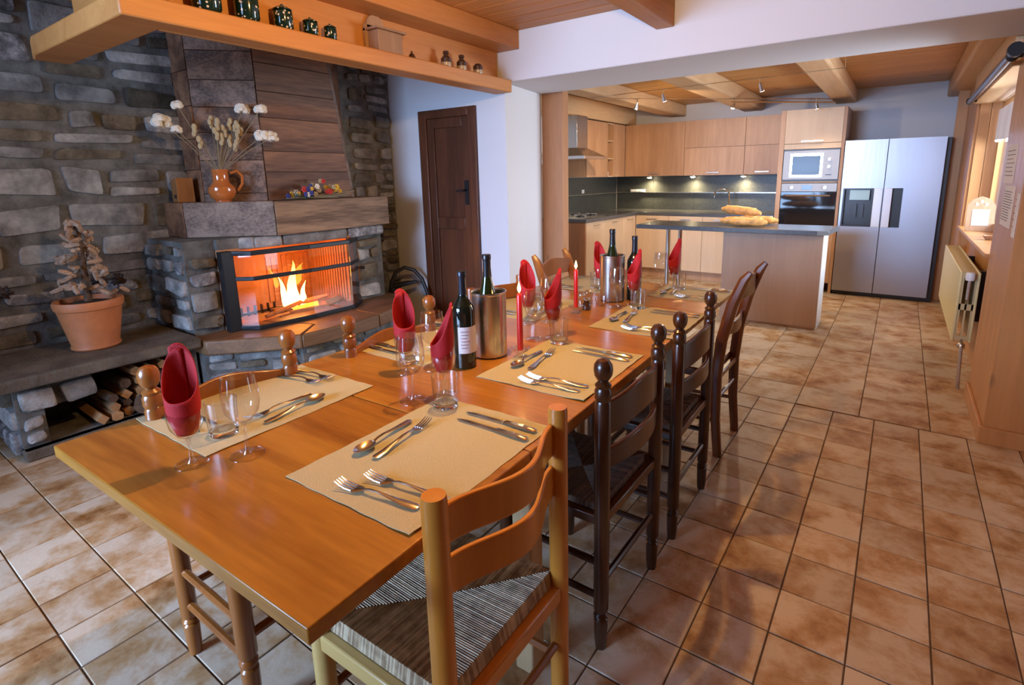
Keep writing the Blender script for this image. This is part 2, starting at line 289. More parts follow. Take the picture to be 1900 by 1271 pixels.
# ------------------------------------------------------------------ mesh helpers
class MB:
    def __init__(s): s.v = []; s.f = []; s.mi = []; s.cur = 0
    def add(s, vs, fs):
        o = len(s.v); s.v += [tuple(p) for p in vs]; s.f += [tuple(i+o for i in f) for f in fs]; s.mi += [s.cur]*len(fs); return s
    def box(s, x0, x1, y0, y1, z0, z1):
        return s.hex([(x0, y0, z0), (x1, y0, z0), (x1, y1, z0), (x0, y1, z0), (x0, y0, z1), (x1, y0, z1), (x1, y1, z1), (x0, y1, z1)])
    def hex(s, p): return s.add(p, [(0, 3, 2, 1), (4, 5, 6, 7), (0, 1, 5, 4), (1, 2, 6, 5), (2, 3, 7, 6), (3, 0, 4, 7)])
    def prism(s, poly, z0, z1):
        a = sum(poly[i][0]*poly[(i+1) % len(poly)][1]-poly[(i+1) % len(poly)][0]*poly[i][1] for i in range(len(poly)))
        if a < 0: poly = poly[::-1]
        n = len(poly); vs = [(x, y, z0) for x, y in poly]+[(x, y, z1) for x, y in poly]
        return s.add(vs, [tuple(range(n))[::-1], tuple(range(n, 2*n))]+[(i, (i+1) % n, n+(i+1) % n, n+i) for i in range(n)])
    def lathe(s, prof, c=(0, 0, 0), n=20, cap=(True, True), dx=None):
        vs = []; fs = []; m = len(prof)
        for r, z in prof:
            for k in range(n):
                a = 2*PI*k/n; vs.append((c[0]+r*math.cos(a), c[1]+r*math.sin(a), c[2]+z))
        for j in range(m-1):
            for k in range(n):
                k2 = (k+1) % n; fs.append((j*n+k, j*n+k2, (j+1)*n+k2, (j+1)*n+k))
        if cap[0]: fs.append(tuple(range(n))[::-1])
        if cap[1]: fs.append(tuple(range((m-1)*n, m*n)))
        return s.add(vs, fs)
    def tube(s, pts, r, n=8, flat_=None, cap=True, upv=None):
        pts = [Vector(p) for p in pts]; m = len(pts); rs = r if isinstance(r, (list, tuple)) else [r]*m
        vs = []; fs = []; prev = None
        for i, p in enumerate(pts):
            t = (pts[min(i+1, m-1)]-pts[max(i-1, 0)]).normalized()
            if prev is None:
                u = Vector(upv) if upv else (Vector((0, 0, 1)) if abs(t.z) < 0.9 else Vector((1, 0, 0)))
            else: u = prev
            u = (u - t*u.dot(t)).normalized(); prev = u; b = t.cross(u)
            fu, fb = flat_ if flat_ else (1, 1)
            for k in range(n):
                a = 2*PI*(k+0.5)/n; q = p+u*(math.cos(a)*rs[i]*fu)+b*(math.sin(a)*rs[i]*fb); vs.append(tuple(q))
        for j in range(m-1):
            for k in range(n):
                k2 = (k+1) % n; fs.append((j*n+k, j*n+k2, (j+1)*n+k2, (j+1)*n+k))
        if cap: fs += [tuple(range(n))[::-1], tuple(range((m-1)*n, m*n))]
        return s.add(vs, fs)
    def ball(s, c, r, n=10, m=6, sq=(1, 1, 1)):
        prof = [(max(1e-4, math.sin(PI*i/m)), -math.cos(PI*i/m)) for i in range(m+1)]
        o = len(s.v); s.lathe(prof, (0, 0, 0), n, (False, False))
        for i in range(o, len(s.v)):
            x, y, z = s.v[i]; s.v[i] = (c[0]+x*r*sq[0], c[1]+y*r*sq[1], c[2]+z*r*sq[2])
        return s
    def grid(s, fn, nu, nv, thick=0):
        vs = [fn(i/nu, j/nv) for j in range(nv+1) for i in range(nu+1)]
        fs = [(j*(nu+1)+i, j*(nu+1)+i+1, (j+1)*(nu+1)+i+1, (j+1)*(nu+1)+i) for j in range(nv) for i in range(nu)]
        if not thick: return s.add(vs, fs)
        n = len(vs); W = nu+1; lo = [(x, y, z-thick) for x, y, z in vs]
        fs2 = fs+[tuple(n+q for q in f[::-1]) for f in fs]
        ring = [i for i in range(W)]+[j*W+nu for j in range(1, nv+1)]+[nv*W+i for i in range(nu-1, -1, -1)]+[j*W for j in range(nv-1, 0, -1)]
        fs2 += [(ring[k], n+ring[k], n+ring[(k+1) % len(ring)], ring[(k+1) % len(ring)])[::1] for k in range(len(ring))]
        return s.add(vs+lo, fs2)
    def xf(s, mat, start=0):
        for i in range(start, len(s.v)): s.v[i] = tuple(mat @ Vector(s.v[i]))
        return s

def world_off(o):
    v = Vector((0, 0, 0))
    while o is not None: v += o.location; o = o.parent
    return v
def setp(o, **k):
    for a, b in k.items():
        if b is not None: o[a] = b
def obj(name, mb, mat, parent=None, smooth=True, bevel=0, bseg=2, label=None, cat=None, group=None, kind=None, angle=35, local=False, sub=0):
    mats = mat if isinstance(mat, (list, tuple)) else [mat]
    if parent is not None: off = Vector((0, 0, 0)) if local else world_off(parent)
    elif local: off = Vector((0, 0, 0))
    else:
        xs, ys, zs = zip(*mb.v); off = Vector(((min(xs)+max(xs))/2, (min(ys)+max(ys))/2, min(zs)))
    me = bpy.data.meshes.new(name); me.from_pydata([(x-off.x, y-off.y, z-off.z) for x, y, z in mb.v], [], mb.f)
    for m in mats: me.materials.append(m)
    if len(mats) > 1: me.polygons.foreach_set('material_index', mb.mi)
    if smooth:
        me.polygons.foreach_set('use_smooth', [True]*len(me.polygons)); me.set_sharp_from_angle(angle=math.radians(angle))
    me.update(); o = bpy.data.objects.new(name, me); COL.objects.link(o)
    if parent is not None: o.parent = parent
    else: o.location = off
    if bevel:
        b = o.modifiers.new('bevel', 'BEVEL'); b.width = bevel; b.segments = bseg; b.limit_method = 'ANGLE'
    if sub:
        b = o.modifiers.new('sub', 'SUBSURF'); b.levels = sub; b.render_levels = sub
    setp(o, label=label, category=cat, group=group, kind=kind)
    return o
def thing(name, label=None, cat=None, loc=(0, 0, 0), rotz=0, group=None, kind=None):
    o = bpy.data.objects.new(name, None); COL.objects.link(o); o.location = loc; o.rotation_euler = (0, 0, rotz)
    o.empty_display_size = 0.05
    setp(o, label=label, category=cat, group=group, kind=kind); return o
def copy_tree(o, parent=None):
    c = o.copy(); COL.objects.link(c)
    if parent is not None: c.parent = parent
    for ch in list(o.children): copy_tree(ch, c)
    return c
class Proto:
    """first call moves the prototype itself, later calls copy it and its parts"""
    def __init__(s, root): s.root = root; s.used = False
    def put(s, loc, rotz, label, cat=None, group=None, scale=None):
        r = copy_tree(s.root) if s.used else s.root; s.used = True
        r.location = loc; r.rotation_euler = (0, 0, rotz); setp(r, label=label, category=cat, group=group)
        if scale: r.scale = (scale,)*3 if not isinstance(scale, tuple) else scale
        return r
def B(*a): return MB().box(*a)

# ------------------------------------------------------------------ floor
floor = thing('floor', kind='structure')
obj('grout_bed', B(-4.2, 2.2, -3.0, 3.355, -0.06, -0.004), grout, floor, False)
kfloor = thing('floor', kind='structure')
obj('grout_bed', B(-3.8, 0.9, 3.355, 7.6, -0.06, -0.004), grout, kfloor, False)
def project(p):
    v = Vector(p)-Vector((0, 0, 1.37)); d = v.dot(fw)
    if d < 0.15: return None
    return (993+979.29*v.dot(rt2)/d, 532.4-979.29*v.dot(up2)/d, d)
def tile_mesh(w, d, gap):
    mb = MB(); a, b = w/2-gap/2, d/2-gap/2; c = 0.002
    top = [(-a+c, -b+c, 0), (a-c, -b+c, 0), (a-c, b-c, 0), (-a+c, b-c, 0)]; mid = [(-a, -b, -c), (a, -b, -c), (a, b, -c), (-a, b, -c)]
    bot = [(x, y, -0.02) for x, y, z in mid]
    mb.add(top+mid+bot, [(0, 1, 2, 3)]+[(4+i, 4+(i+1) % 4, (i+1) % 4, i) for i in range(4)]+[(8+i, 8+(i+1) % 4, 4+(i+1) % 4, 4+i) for i in range(4)])
    return mb
def lay(parent, x_ref, y_ref, sx, sy, x0, x1, y0, y1, limit=299):
    cells = []
    k0 = math.floor((x0-x_ref)/sx); k1 = math.ceil((x1-x_ref)/sx); j0 = math.floor((y0-y_ref)/sy+1e-6); j1 = math.ceil((y1-y_ref)/sy-1e-6)
    for k in range(k0, k1):
        for j in range(j0, j1):
            cx, cy = x_ref+(k+0.5)*sx, y_ref+(j+0.5)*sy
            if cx-sx/2 > x1-0.02 or cx+sx/2 < x0+0.02: continue
            q = project((cx, cy, 0)); vis = q and -60 < q[0] < 1960 and 150 < q[1] < 1330
            under = (-1.55 < cx < -1.0 and 1.2 < cy < 2.9)
            cells.append(((1e3/q[2]/q[2] if vis else 0)*(0.05 if under else 1), cx, cy))
    cells.sort(reverse=True)
    first = None; rest = MB()
    for i, (s, cx, cy) in enumerate(cells):
        z = random.uniform(-0.0015, 0.0015)
        if i < limit and s > 0:
            if first is None: first = obj('tile', tile_mesh(sx, sy, 0.0045), tile_m, parent, True, local=True, angle=20); o = first
            else: o = first.copy(); COL.objects.link(o)
            o.location = (cx, cy, z)
        else:
            st = len(rest.v); t = tile_mesh(sx, sy, 0.0045); rest.add([(x+cx, y+cy, zz+z) for x, y, zz in t.v], t.f)
    if rest.v: obj('far_tiles', rest, tile_m, parent, True, kind='stuff', angle=20)
lay(floor, 0.205, 3.350, 0.2035, 0.2035, -4.05, 2.0, -2.9, 3.345)
lay(kfloor, 0.257, 3.358, 0.331, 0.3235, -3.63, 0.8, 3.358, 7.5)

# ------------------------------------------------------------------ stone walls
def stone_piece(w, h, d, seed):
    r = random.Random(seed); n = 12; out = []
    jx, jy = min(w*0.14, 0.035), min(h*0.24, 0.034)
    C = [Vector((sx*(w/2-r.uniform(0, jx)), sy*(h/2-r.uniform(0, jy)))) for sx, sy in ((-1, -1), (1, -1), (1, 1), (-1, 1))]
    for k in range(4):
        c, pv, nx = C[k], C[k-1], C[(k+1) % 4]; q1 = min(0.4, r.uniform(0.012, 0.036)/max(0.01, (pv-c).length)); q2 = min(0.4, r.uniform(0.012, 0.036)/max(0.01, (nx-c).length))
        A_, B_ = c.lerp(pv, q1), c.lerp(nx, q2); m_ = ((A_+B_)/2).lerp(c, r.uniform(0.35, 0.8))
        out += [(A_.x, A_.y), (m_.x, m_.y), (B_.x, B_.y)]
    rings = [(1.0, -0.008), (0.99, d*0.5), (0.955, d*0.85), (0.80, d*r.uniform(0.92, 1.02))]
    vs = []; fs = []
    for s, z in rings:
        for x, y in out: vs.append((x*s, y*s, z+(r.uniform(-0.12, 0.12)*d if z > 0 else 0)))
    tilt = r.uniform(-.25, .25)*d, r.uniform(-.25, .25)*d
    vs = [(x, y, z+((x/w*2)*tilt[0]+(y/h*2)*tilt[1] if z > 0 else 0)) for x, y, z in vs]
    c = len(vs); vs.append((r.uniform(-.1, .1)*w, r.uniform(-.1, .1)*h, d*r.uniform(0.95, 1.25)))
    for j in range(3):
        for k in range(n): k2 = (k+1) % n; fs.append((j*n+k, j*n+k2, (j+1)*n+k2, (j+1)*n+k))
    for k in range(n): fs.append((3*n+k, 3*n+(k+1) % n, c))
    return vs, fs
def course_stones(parent, origin, U, V, W, H, hmin, hmax, wmin, wmax, depth, seed, mats, limit=300, gap=0.012, skip=None):
    r = random.Random(seed); N = Vector(U).cross(Vector(V)); U = Vector(U); V = Vector(V); O = Vector(origin)
    v = 0; cells = []
    while v < H-0.02:
        h = min(r.uniform(hmin, hmax), H-v)
        if H-v-h < hmin*0.6: h = H-v
        u = 0
        while u < W-0.01:
            ww = r.uniform(wmin, wmax)
            if W-u-ww < wmin*0.7: ww = W-u
            if h > hmin*1.75 and r.random() < 0.35:
                s = r.uniform(0.4, 0.6); cells += [(u, v, ww, h*s), (u, v+h*s, ww, h*(1-s))]
            else: cells.append((u, v, ww, h))
            u += ww
        v += h
    n = 0
    for i, (u, v, ww, h) in enumerate(cells):
        if skip and skip(u+ww/2, v+h/2): continue
        wob = 0.018*math.sin(u*5+v*3) if v > 0.01 else 0
        if v+h > H-0.02: wob = min(wob, 0)
        wob = max(min(wob, 0.012), -0.012)
        vs, fs = stone_piece(max(0.03, ww-gap), max(0.025, h-gap), depth*r.uniform(0.55, 1.25), seed*1000+i)
        rot = r.uniform(-0.05, 0.05) if ww < 0.5 else 0
        cr, sr = math.cos(rot), math.sin(rot)
        pts = [O+U*(u+ww/2+x*cr-y*sr)+V*(v+h/2+wob+x*sr+y*cr)+N*z for x, y, z in vs]
        mb = MB().add(pts, fs); q = r.random()
        m = mats[0] if q < 0.62 else mats[1] if q < 0.9 else mats[2]
        # origin of each piece at its own centre so that the grain differs
        c = O+U*(u+ww/2)+V*(v+h/2); po = world_off(parent)
        me = bpy.data.meshes.new('stone'); me.from_pydata([tuple(p-c) for p in pts], [], fs); me.materials.append(m)
        me.polygons.foreach_set('use_smooth', [True]*len(fs)); me.set_sharp_from_angle(angle=math.radians(30)); me.update()
        o = bpy.data.objects.new('stone', me); COL.objects.link(o); o.parent = parent; o.location = c-po; n += 1
    return n
SM = (stone, stone_b, quartz)
wl = thing('wall_left', kind='structure')
obj('mortar_bed', B(-4.45, -4.10, -3.0, 3.36, 0, 2.44), mortar, wl, False)
# left stone wall seen above the bench and beside the hood
course_stones(wl, (-4.098, -0.1, 0.455), (0, 1, 0), (0, 0, 1), 1.85, 1.965, 0.09, 0.21, 0.15, 0.46, 0.020, 3, SM, gap=0.022)
# stone breast right of the hood
br = thing('wall_front', kind='structure')
obj('mortar_bed', B(-4.10, -3.87, 2.66, 3.355, 0, 2.42), mortar, br, False)
course_stones(br, (-3.87, 2.90, 0.0), (0, 1, 0), (0, 0, 1), 0.45, 2.41, 0.07, 0.16, 0.12, 0.30, 0.03, 5, SM)

# white wall with the dark door, pillar, lintel
wb = MB(); Y0, Y1 = 3.36, 3.56
wb.box(-4.1, -3.49, Y0, Y1, 0, 2.44); wb.prism([(-2.85, Y0), (-2.563, Y0), (-2.672, 4.02), (-2.85, 4.02)], 0, 2.079); wb.box(-2.85, -2.692, Y0, Y1, 2.0795, 2.44); wb.box(-3.49, -2.85, Y0, Y1, 1.94, 2.44)
obj('wall_rear', wb, plaster, None, False, kind='structure')
obj('trim_1', B(-2.69, 1.3, 3.36, 4.02, 2.08, 2.60), plaster, None, False, bevel=0.01, kind='structure')['label'] = 'white plastered lintel beam between dining room and kitchen'
obj('wall_rear', B(-2.6, 2.0, 3.36, 3.5, 2.60, 2.7), plaster, None, False, kind='structure')
# kitchen shell
obj('wall_far', B(-3.8, 0.9, 7.5, 7.65, 0, 2.5), plaster, None, False, kind='structure')
obj('wall_left', B(-3.83, -3.63, 3.56, 7.5, 0, 2.5), plaster, None, False, kind='structure')
obj('ceiling_core', B(-3.8, 1.0, 3.9, 7.6, 2.345, 2.44), pine_x, thing('ceiling', kind='structure'), False)
kc = thing('ceiling', kind='structure')
y = 4.0; 
while y < 7.5:
    obj('plank', B(-3.63, 0.9, y+0.003, min(7.5, y+0.118), 2.322, 2.345), kplank, kc, False, bevel=0.004, bseg=1); y += 0.12
for x0, x1, zt in ((-2.80, -2.57, 2.168), (-1.81, -1.56, 2.165), (-0.76, -0.54, 2.17), (0.30, 0.50, 2.15)):
    obj('ceiling_beam', B(x0, x1, 4.0, 7.5, zt, 2.325), kbeam, kc, True, bevel=0.02)
obj('beam', B(-3.62, -3.31, 4.25, 7.49, 2.085, 2.318), kbeam, None, True, bevel=0.008, label='pale wooden filler beam above the wall cupboards and extractor hood', cat='beam')

# dining ceiling
dc = thing('ceiling', kind='structure')
obj('ceiling_core', B(-4.45, 2.2, -3.0, 3.36, 2.445, 2.5), pine_x, dc, False)
y = 3.358
i = 0
while y > -1.5:
    if i < 30: obj('plank', B(-4.3, 2.1, y-0.137, y-0.003, 2.422, 2.445), pine_x, dc, False, bevel=0.004, bseg=1)
    y -= 0.14; i += 1
for x0, x1, zb in ((-2.64, -2.42, 2.295), (-1.365, -1.25, 2.26), (-0.10, 0.05, 2.26), (1.1, 1.25, 2.26)):
    obj('ceiling_beam', B(x0, x1, -2.9, 3.358, zb, 2.423), pine_y, dc, True, bevel=0.006)

# rest of the shell behind the photographer
obj('wall_back', B(-4.45, 2.2, -3.1, -2.95, 0, 2.5), old_red, None, False, kind='structure')
obj('wall_right', B(2.0, 2.2, -3.0, 3.36, 0, 2.5), old_red, None, False, kind='structure')
# glazed door behind: frame and mullions in front of the daylight
wd = thing('window_1', kind='structure')
obj('frame', B(-2.5, -2.42, -2.95, -2.88, 0.3, 2.18).box(-0.68, -0.6, -2.95, -2.88, 0.3, 2.18).box(-2.42, -0.68, -2.95, -2.88, 0.3, 0.38).box(-2.42, -0.68, -2.95, -2.88, 2.1, 2.18), pine_y, wd, False)
obj('mullion', B(-1.60, -1.50, -2.52, -2.48, 0.35, 2.15), pine_y, wd, False)

# right hand boarded wall with the kitchen window recess
wr = thing('wall_right', kind='structure')
obj('board_core', B(0.485, 1.3, 3.36, 4.05, 0, 2.42), panel_w, wr, False)
obj('board_core', B(0.485, 0.655, 6.11, 7.5, 0, 2.34), panel_w, wr, False)
obj('board_core', B(0.553, 0.9, 4.05, 6.11, 0, 0.86), panel_w, wr, False)
for a, b in ((3.3605, 3.50), (3.503, 3.66), (3.663, 3.85), (3.853, 4.05)):
    obj('board', B(0.463, 0.485, a, b, 0.0, 2.42), panel_w, wr, False, bevel=0.002)
for a, b in ((0.463, 0.64), (0.643, 0.82), (0.823, 1.0), (1.003, 1.3)):
    obj('board', B(a, b, 3.342, 3.36, 0.0, 2.42), panel_w, wr, False, bevel=0.002)
for a, b in ((6.11, 6.33), (6.333, 6.60), (6.603, 6.9), (6.903, 7.2), (7.203, 7.5)):
    obj('board', B(0.463, 0.485, a, b, 0.0, 2.34), panel_w, wr, False, bevel=0.002)
for a, b in ((0.485, 0.56), (0.563, 0.655)):
    obj('board', B(a, b, 6.095, 6.11, 0.88, 2.34), panel_w, wr, False, bevel=0.002)
for a, b in ((4.05, 4.5), (4.503, 4.95), (4.953, 5.4), (5.403, 6.11)):
    obj('board', B(0.533, 0.553, a, b, 0.0, 0.86), panel_w, wr, False, bevel=0.002)
obj('board', B(0.375, 0.463, 7.0, 7.018, 0.0, 2.32), panel_w, wr, False, bevel=0.002)
obj('header_beam', B(0.43, 0.62, 4.05, 6.10, 1.93, 2.32), kbeam, wr, True, bevel=0.008)
obj('window_sill', B(0.44, 0.80, 4.05, 6.095, 0.86, 0.885), panel_w, wr, True, bevel=0.005)
obj('reveal_top', B(0.62, 0.8, 4.05, 6.1, 1.93, 1.96), kbeam, wr, False)
obj('baseboard_right', B(0.445, 0.463, 3.335, 4.05, 0, 0.09).box(0.445, 1.3, 3.325, 3.342, 0, 0.09), panel_w, None, False, bevel=0.004, kind='structure')
win = thing('window_2', kind='structure')
fr = MB()
for a, b, c, d in ((4.05, 6.09, 0.885, 0.95), (4.05, 6.09, 1.87, 1.93), (4.05, 4.12, 0.95, 1.87), (6.02, 6.09, 0.95, 1.87), (5.04, 5.12, 0.95, 1.87)):
    fr.box(0.63, 0.67, a, b, c, d)
obj('window_frame', fr, panel_w, win, False, bevel=0.003)
obj('pane', B(0.648, 0.652, 4.12, 5.04, 0.95, 1.87), pane_g, win, False)
obj('pane', B(0.648, 0.652, 5.12, 6.02, 0.95, 1.87), pane_g, win, False)
lc = MB(); lc.grid(lambda u, v: (0.612+0.012*math.sin(u*60), 5.14+u*0.9, 1.62+0.24*v - (0.02*abs(math.sin(u*28)) if v == 0 else 0)), 60, 3)
obj('lace_curtain', lc, lace_m, None, True, label='short white lace curtain at the top of the kitchen window', cat='curtain')
# curtain pole
cr = thing('curtain_rod', 'thick grey curtain rod above the kitchen window recess', 'curtain rod', (0.39, 3.7, 1.93))
obj('pole', MB().tube([(0.39, 3.62, 1.945), (0.39, 5.86, 1.925)], 0.022, 12), flat('rod_grey', (0.16, 0.13, 0.13), 0.3, 0.5), cr)
obj('finial', MB().tube([(0.39, 3.59, 1.945), (0.39, 3.64, 1.945)], 0.034, 14), iron, cr)
for yy in (3.70, 5.80):
    obj('bracket', MB().tube([(0.39, yy, 1.93), (0.432, yy, 1.93)], 0.012, 8).ball((0.39, yy, 1.93), 0.028), iron, cr)
# papers on the boarded wall
def sheet(name, y0, y1, z0, z1, label, rows, head=None):
    t = thing(name, label, 'paper', (0.46, (y0+y1)/2, z0))
    obj('sheet', B(0.4605, 0.4625, y0, y1, z0, z1), paper_m, t, False)
    mb = MB(); r = random.Random(rows)
    for i in range(rows):
        z = z1-0.03-(z1-z0-0.05)*i/rows; mb.box(0.4597, 0.4605, y0+0.02+r.uniform(0, .1), y1-0.02, z-0.003, z)
    obj('print', mb, ink, t, False)
sheet('paper_sheet', 3.64, 3.95, 1.30, 1.50, 'upper paper notice pinned on the boarded wall', 7)
sheet('paper_sheet', 3.53, 3.85, 1.08, 1.29, 'lower paper notice with grey printed lines on the boarded wall', 12)
sheet('paper_sheet', 3.36, 3.44, 1.05, 1.26, 'narrow paper at the outer edge of the boarded wall', 5)

# wooden post next to the white pillar
obj('wooden_post', B(-2.67, -2.455, 4.021, 4.12, 0, 2.32), post_w, None, True, bevel=0.008, label='tall square pine post beside the white pillar', cat='post')
obj('box', B(-2.60, -2.48, 4.08, 4.17, 2.04, 2.07), teal, None, False) if False else None

# ------------------------------------------------------------------ dark door
dt = thing('door_1', kind='structure', loc=(-3.17, 3.36, 0))
f = MB(); f.box(-3.49, -3.40, 3.335, 3.40, 0, 1.94); f.box(-2.93, -2.85, 3.335, 3.40, 0, 1.94); f.box(-3.40, -2.93, 3.335, 3.40, 1.87, 1.94)
obj('door_frame', f, door_w, dt, True, bevel=0.006)
lf = MB(); lf.box(-3.40, -3.325, 3.35, 3.39, 0.01, 1.87); lf.box(-3.01, -2.93, 3.35, 3.39, 0.01, 1.87)
for a, b in ((0.01, 0.18), (0.95, 1.05), (1.79, 1.87)): lf.box(-3.325, -3.01, 3.35, 3.39, a, b)
dl = obj('door_leaf', lf, door_w, dt, True, bevel=0.004)
obj('door_panel', B(-3.325, -3.01, 3.368, 3.385, 1.05, 1.79), door_w, dl, False)
obj('door_panel', B(-3.325, -3.01, 3.368, 3.385, 0.18, 0.95), door_w, dl, False)
obj('door_handle', MB().box(-2.995, -2.955, 3.343, 3.350, 1.16, 1.36).tube([(-2.975, 3.345, 1.28), (-2.975, 3.31, 1.28), (-3.05, 3.305, 1.275)], 0.008), iron, dl)

# ------------------------------------------------------------------ shelf beam over the fireplace
sb = thing('shelf_beam', 'L-shaped orange pine shelf beam with fascia board hung from the ceiling', 'shelf', (-2.56, 2.2, 2.0))
obj('shelf', MB().prism([(-2.62, 1.08), (-2.62, 3.355), (-2.49, 3.355), (-2.49, 0.90), (-3.58, 0.90), (-3.72, 0.93), (-3.72, 1.08)], 2.0, 2.088), pine_y, sb, True, bevel=0.008)
obj('fascia_board', B(-2.645, -2.62, 1.08, 3.35, 2.0, 2.42), pine_y, sb, True, bevel=0.003)
obj('fascia_board', B(-3.45, -2.49, 1.05, 1.08, 2.088, 2.42), pine_x, sb, True, bevel=0.003)
JZ = 2.089
def canister(y, r, h, label):
    t = thing('canister', label, 'jar', (-2.555, y, JZ), group='green flowered canisters')
    obj('body', MB().lathe([(r*0.8, 0), (r, h*0.12), (r, h*0.75), (r*0.85, h*0.82)], (-2.555, y, JZ), 24), jar_green, t)
    obj('lid', MB().lathe([(r*0.98, h*0.82), (r*1.02, h*0.86), (r*0.7, h*0.95), (r*0.15, h*0.98), (r*0.2, h*1.06), (0.001, h*1.1)], (-2.555, y, JZ), 24), jar_green, t)
for y, r, h, l in ((1.25, 0.058, 0.165, 'largest green flowered canister, cut by the photo top edge'), (1.425, 0.052, 0.15, 'second largest green flowered canister on the shelf beam'),
                   (1.60, 0.044, 0.11, 'middle-sized green flowered canister on the shelf beam'), (1.745, 0.036, 0.085, 'second smallest green flowered canister on the shelf beam'),
                   (1.86, 0.031, 0.08, 'smallest green flowered canister nearest the salt box')):
    canister(y, r, h, l)
t = thing('salt_box', 'wooden salt box with rounded hanging back on the shelf beam', 'box', (-2.56, 2.23, JZ))
obj('box_body', B(-2.60, -2.51, 2.14, 2.315, JZ, JZ+0.115), salt_w, t, True, bevel=0.004)
obj('back_board', MB().box(-2.615, -2.60, 2.12, 2.33, JZ, JZ+0.15).tube([(-2.615, 2.20, JZ+0.15), (-2.600, 2.20, JZ+0.15)], 0.062, 20), salt_w, t)
obj('lid', B(-2.615, -2.495, 2.12, 2.335, JZ+0.115, JZ+0.127), salt_w, t, False)
t = thing('small_bell', 'tiny dark bell-shaped ornament beside the salt box', 'ornament', (-2.55, 2.42, JZ))
obj('bell', MB().lathe([(0.026, 0), (0.022, 0.012), (0.015, 0.03), (0.006, 0.036), (0.006, 0.046), (0.001, 0.05)], (-2.55, 2.42, JZ), 16), jar_dark, t)
for y, lab, k in ((2.72, 'dark glazed stopper jar, furthest left of the three small jars', 1), (2.87, 'middle dark glazed stopper jar near the lintel', 1), (3.04, 'squat dark glazed jar without stopper near the lintel', 0)):
    t = thing('spice_jar', lab, 'jar', (-2.55, y, JZ), group='small brown jars')
    b = MB(); b.lathe([(0.030, 0), (0.033, 0.01), (0.033, 0.03)], (-2.55, y, JZ), 18)
    obj('base_band', b, jar_tan, t)
    obj('body', MB().lathe([(0.033, 0.03), (0.034, 0.055), (0.022, 0.066), (0.02, 0.07)], (-2.55, y, JZ), 18), jar_dark, t)
    if k: obj('stopper', MB().lathe([(0.016, 0.07), (0.014, 0.08), (0.02, 0.085), (0.018, 0.1), (0.004, 0.104)], (-2.55, y, JZ), 16), jar_dark, t)

# ------------------------------------------------------------------ fireplace
fp = thing('fireplace', 'rustic corner fireplace of rough stone with weathered wooden hood and mantel', 'fireplace', (-3.8, 2.1, 0))
core = MB()
core.prism([(-4.08, 1.42), (-3.58, 1.42), (-3.58, 1.60), (-4.08, 1.60)], 0.0, 1.02)
core.prism([(-4.08, 2.60), (-3.53, 2.60), (-3.53, 2.88), (-4.08, 2.88)], 0.0, 1.02)
core.box(-4.09, -4.07, 1.60, 2.60, 0.40, 1.02); core.box(-4.08, -3.54, 1.6, 2.6, 0.955, 1.02)
core.prism([(-4.08, 1.42), (-3.50, 1.42), (-3.12, 1.85), (-3.14, 2.5), (-3.35, 2.88), (-4.08, 2.88)], 0.0, 0.33)
obj('masonry', core, mortar, fp, False)
course_stones(fp, (-3.575, 1.42, 0.455), (0, 1, 0), (0, 0, 1), 0.175, 0.48, 0.07, 0.15, 0.10, 0.20, 0.035, 11, (stone_b, stone, quartz), gap=0.008)
course_stones(fp, (-4.08, 1.42, 0.455), (1, 0, 0), (0, 0, 1), 0.5, 0.55, 0.08, 0.15, 0.14, 0.26, 0.03, 12, SM, gap=0.008)
course_stones(fp, (-3.53, 2.60, 0.43), (0, 1, 0), (0, 0, 1), 0.24, 0.50, 0.10, 0.20, 0.12, 0.24, 0.04, 13, SM, gap=0.008)
course_stones(fp, (-3.14, 1.86, 0.0), (-0.017, 1, 0), (0, 0, 1), 0.64, 0.325, 0.07, 0.13, 0.14, 0.30, 0.035, 14, SM, gap=0.01)
course_stones(fp, (-3.50, 1.43, 0.0), (0.67, 0.745, 0), (0, 0, 1), 0.55, 0.325, 0.07, 0.13, 0.14, 0.30, 0.03, 15, SM, gap=0.01)
course_stones(fp, (-3.53, 2.84, 0.0), (-0.02, 1, 0), (0, 0, 1), 0.05, 0.32, 0.07, 0.13, 0.14, 0.30, 0.03, 16, SM, gap=0.01)
# long lintel stones below the mantel
for pts, k in ((((-3.80, 1.50), (-3.47, 1.80), (-3.56, 1.90), (-3.90, 1.60)), 21), (((-3.47, 1.80), (-3.44, 1.98), (-3.56, 2.0), (-3.58, 1.88)), 22), (((-3.44, 1.99), (-3.44, 2.50), (-3.56, 2.50), (-3.56, 1.99)), 23), (((-3.44, 2.51), (-3.46, 2.86), (-3.56, 2.86), (-3.56, 2.51)), 24)):
    obj('stone', MB().prism(list(pts), 0.945, 1.018), quartz if k == 24 else stone, fp, True, bevel=0.014)
# hearth slab (boards in front of the fire)
hs = [((-3.60, 1.40), (-3.42, 1.40), (-3.04, 1.80), (-3.20, 2.0), (-3.60, 1.85)), ((-3.60, 1.853), (-3.20, 2.003), (-3.04, 1.803), (-3.0, 2.15), (-3.02, 2.40), (-3.60, 2.40)),
      ((-3.60, 2.403), (-3.02, 2.403), (-3.10, 2.66), (-3.45, 2.95), (-3.60, 2.95))]
for q in hs: obj('hearth_slab', MB().prism(list(q), 0.33, 0.425), hearth_w, fp, True, bevel=0.012)
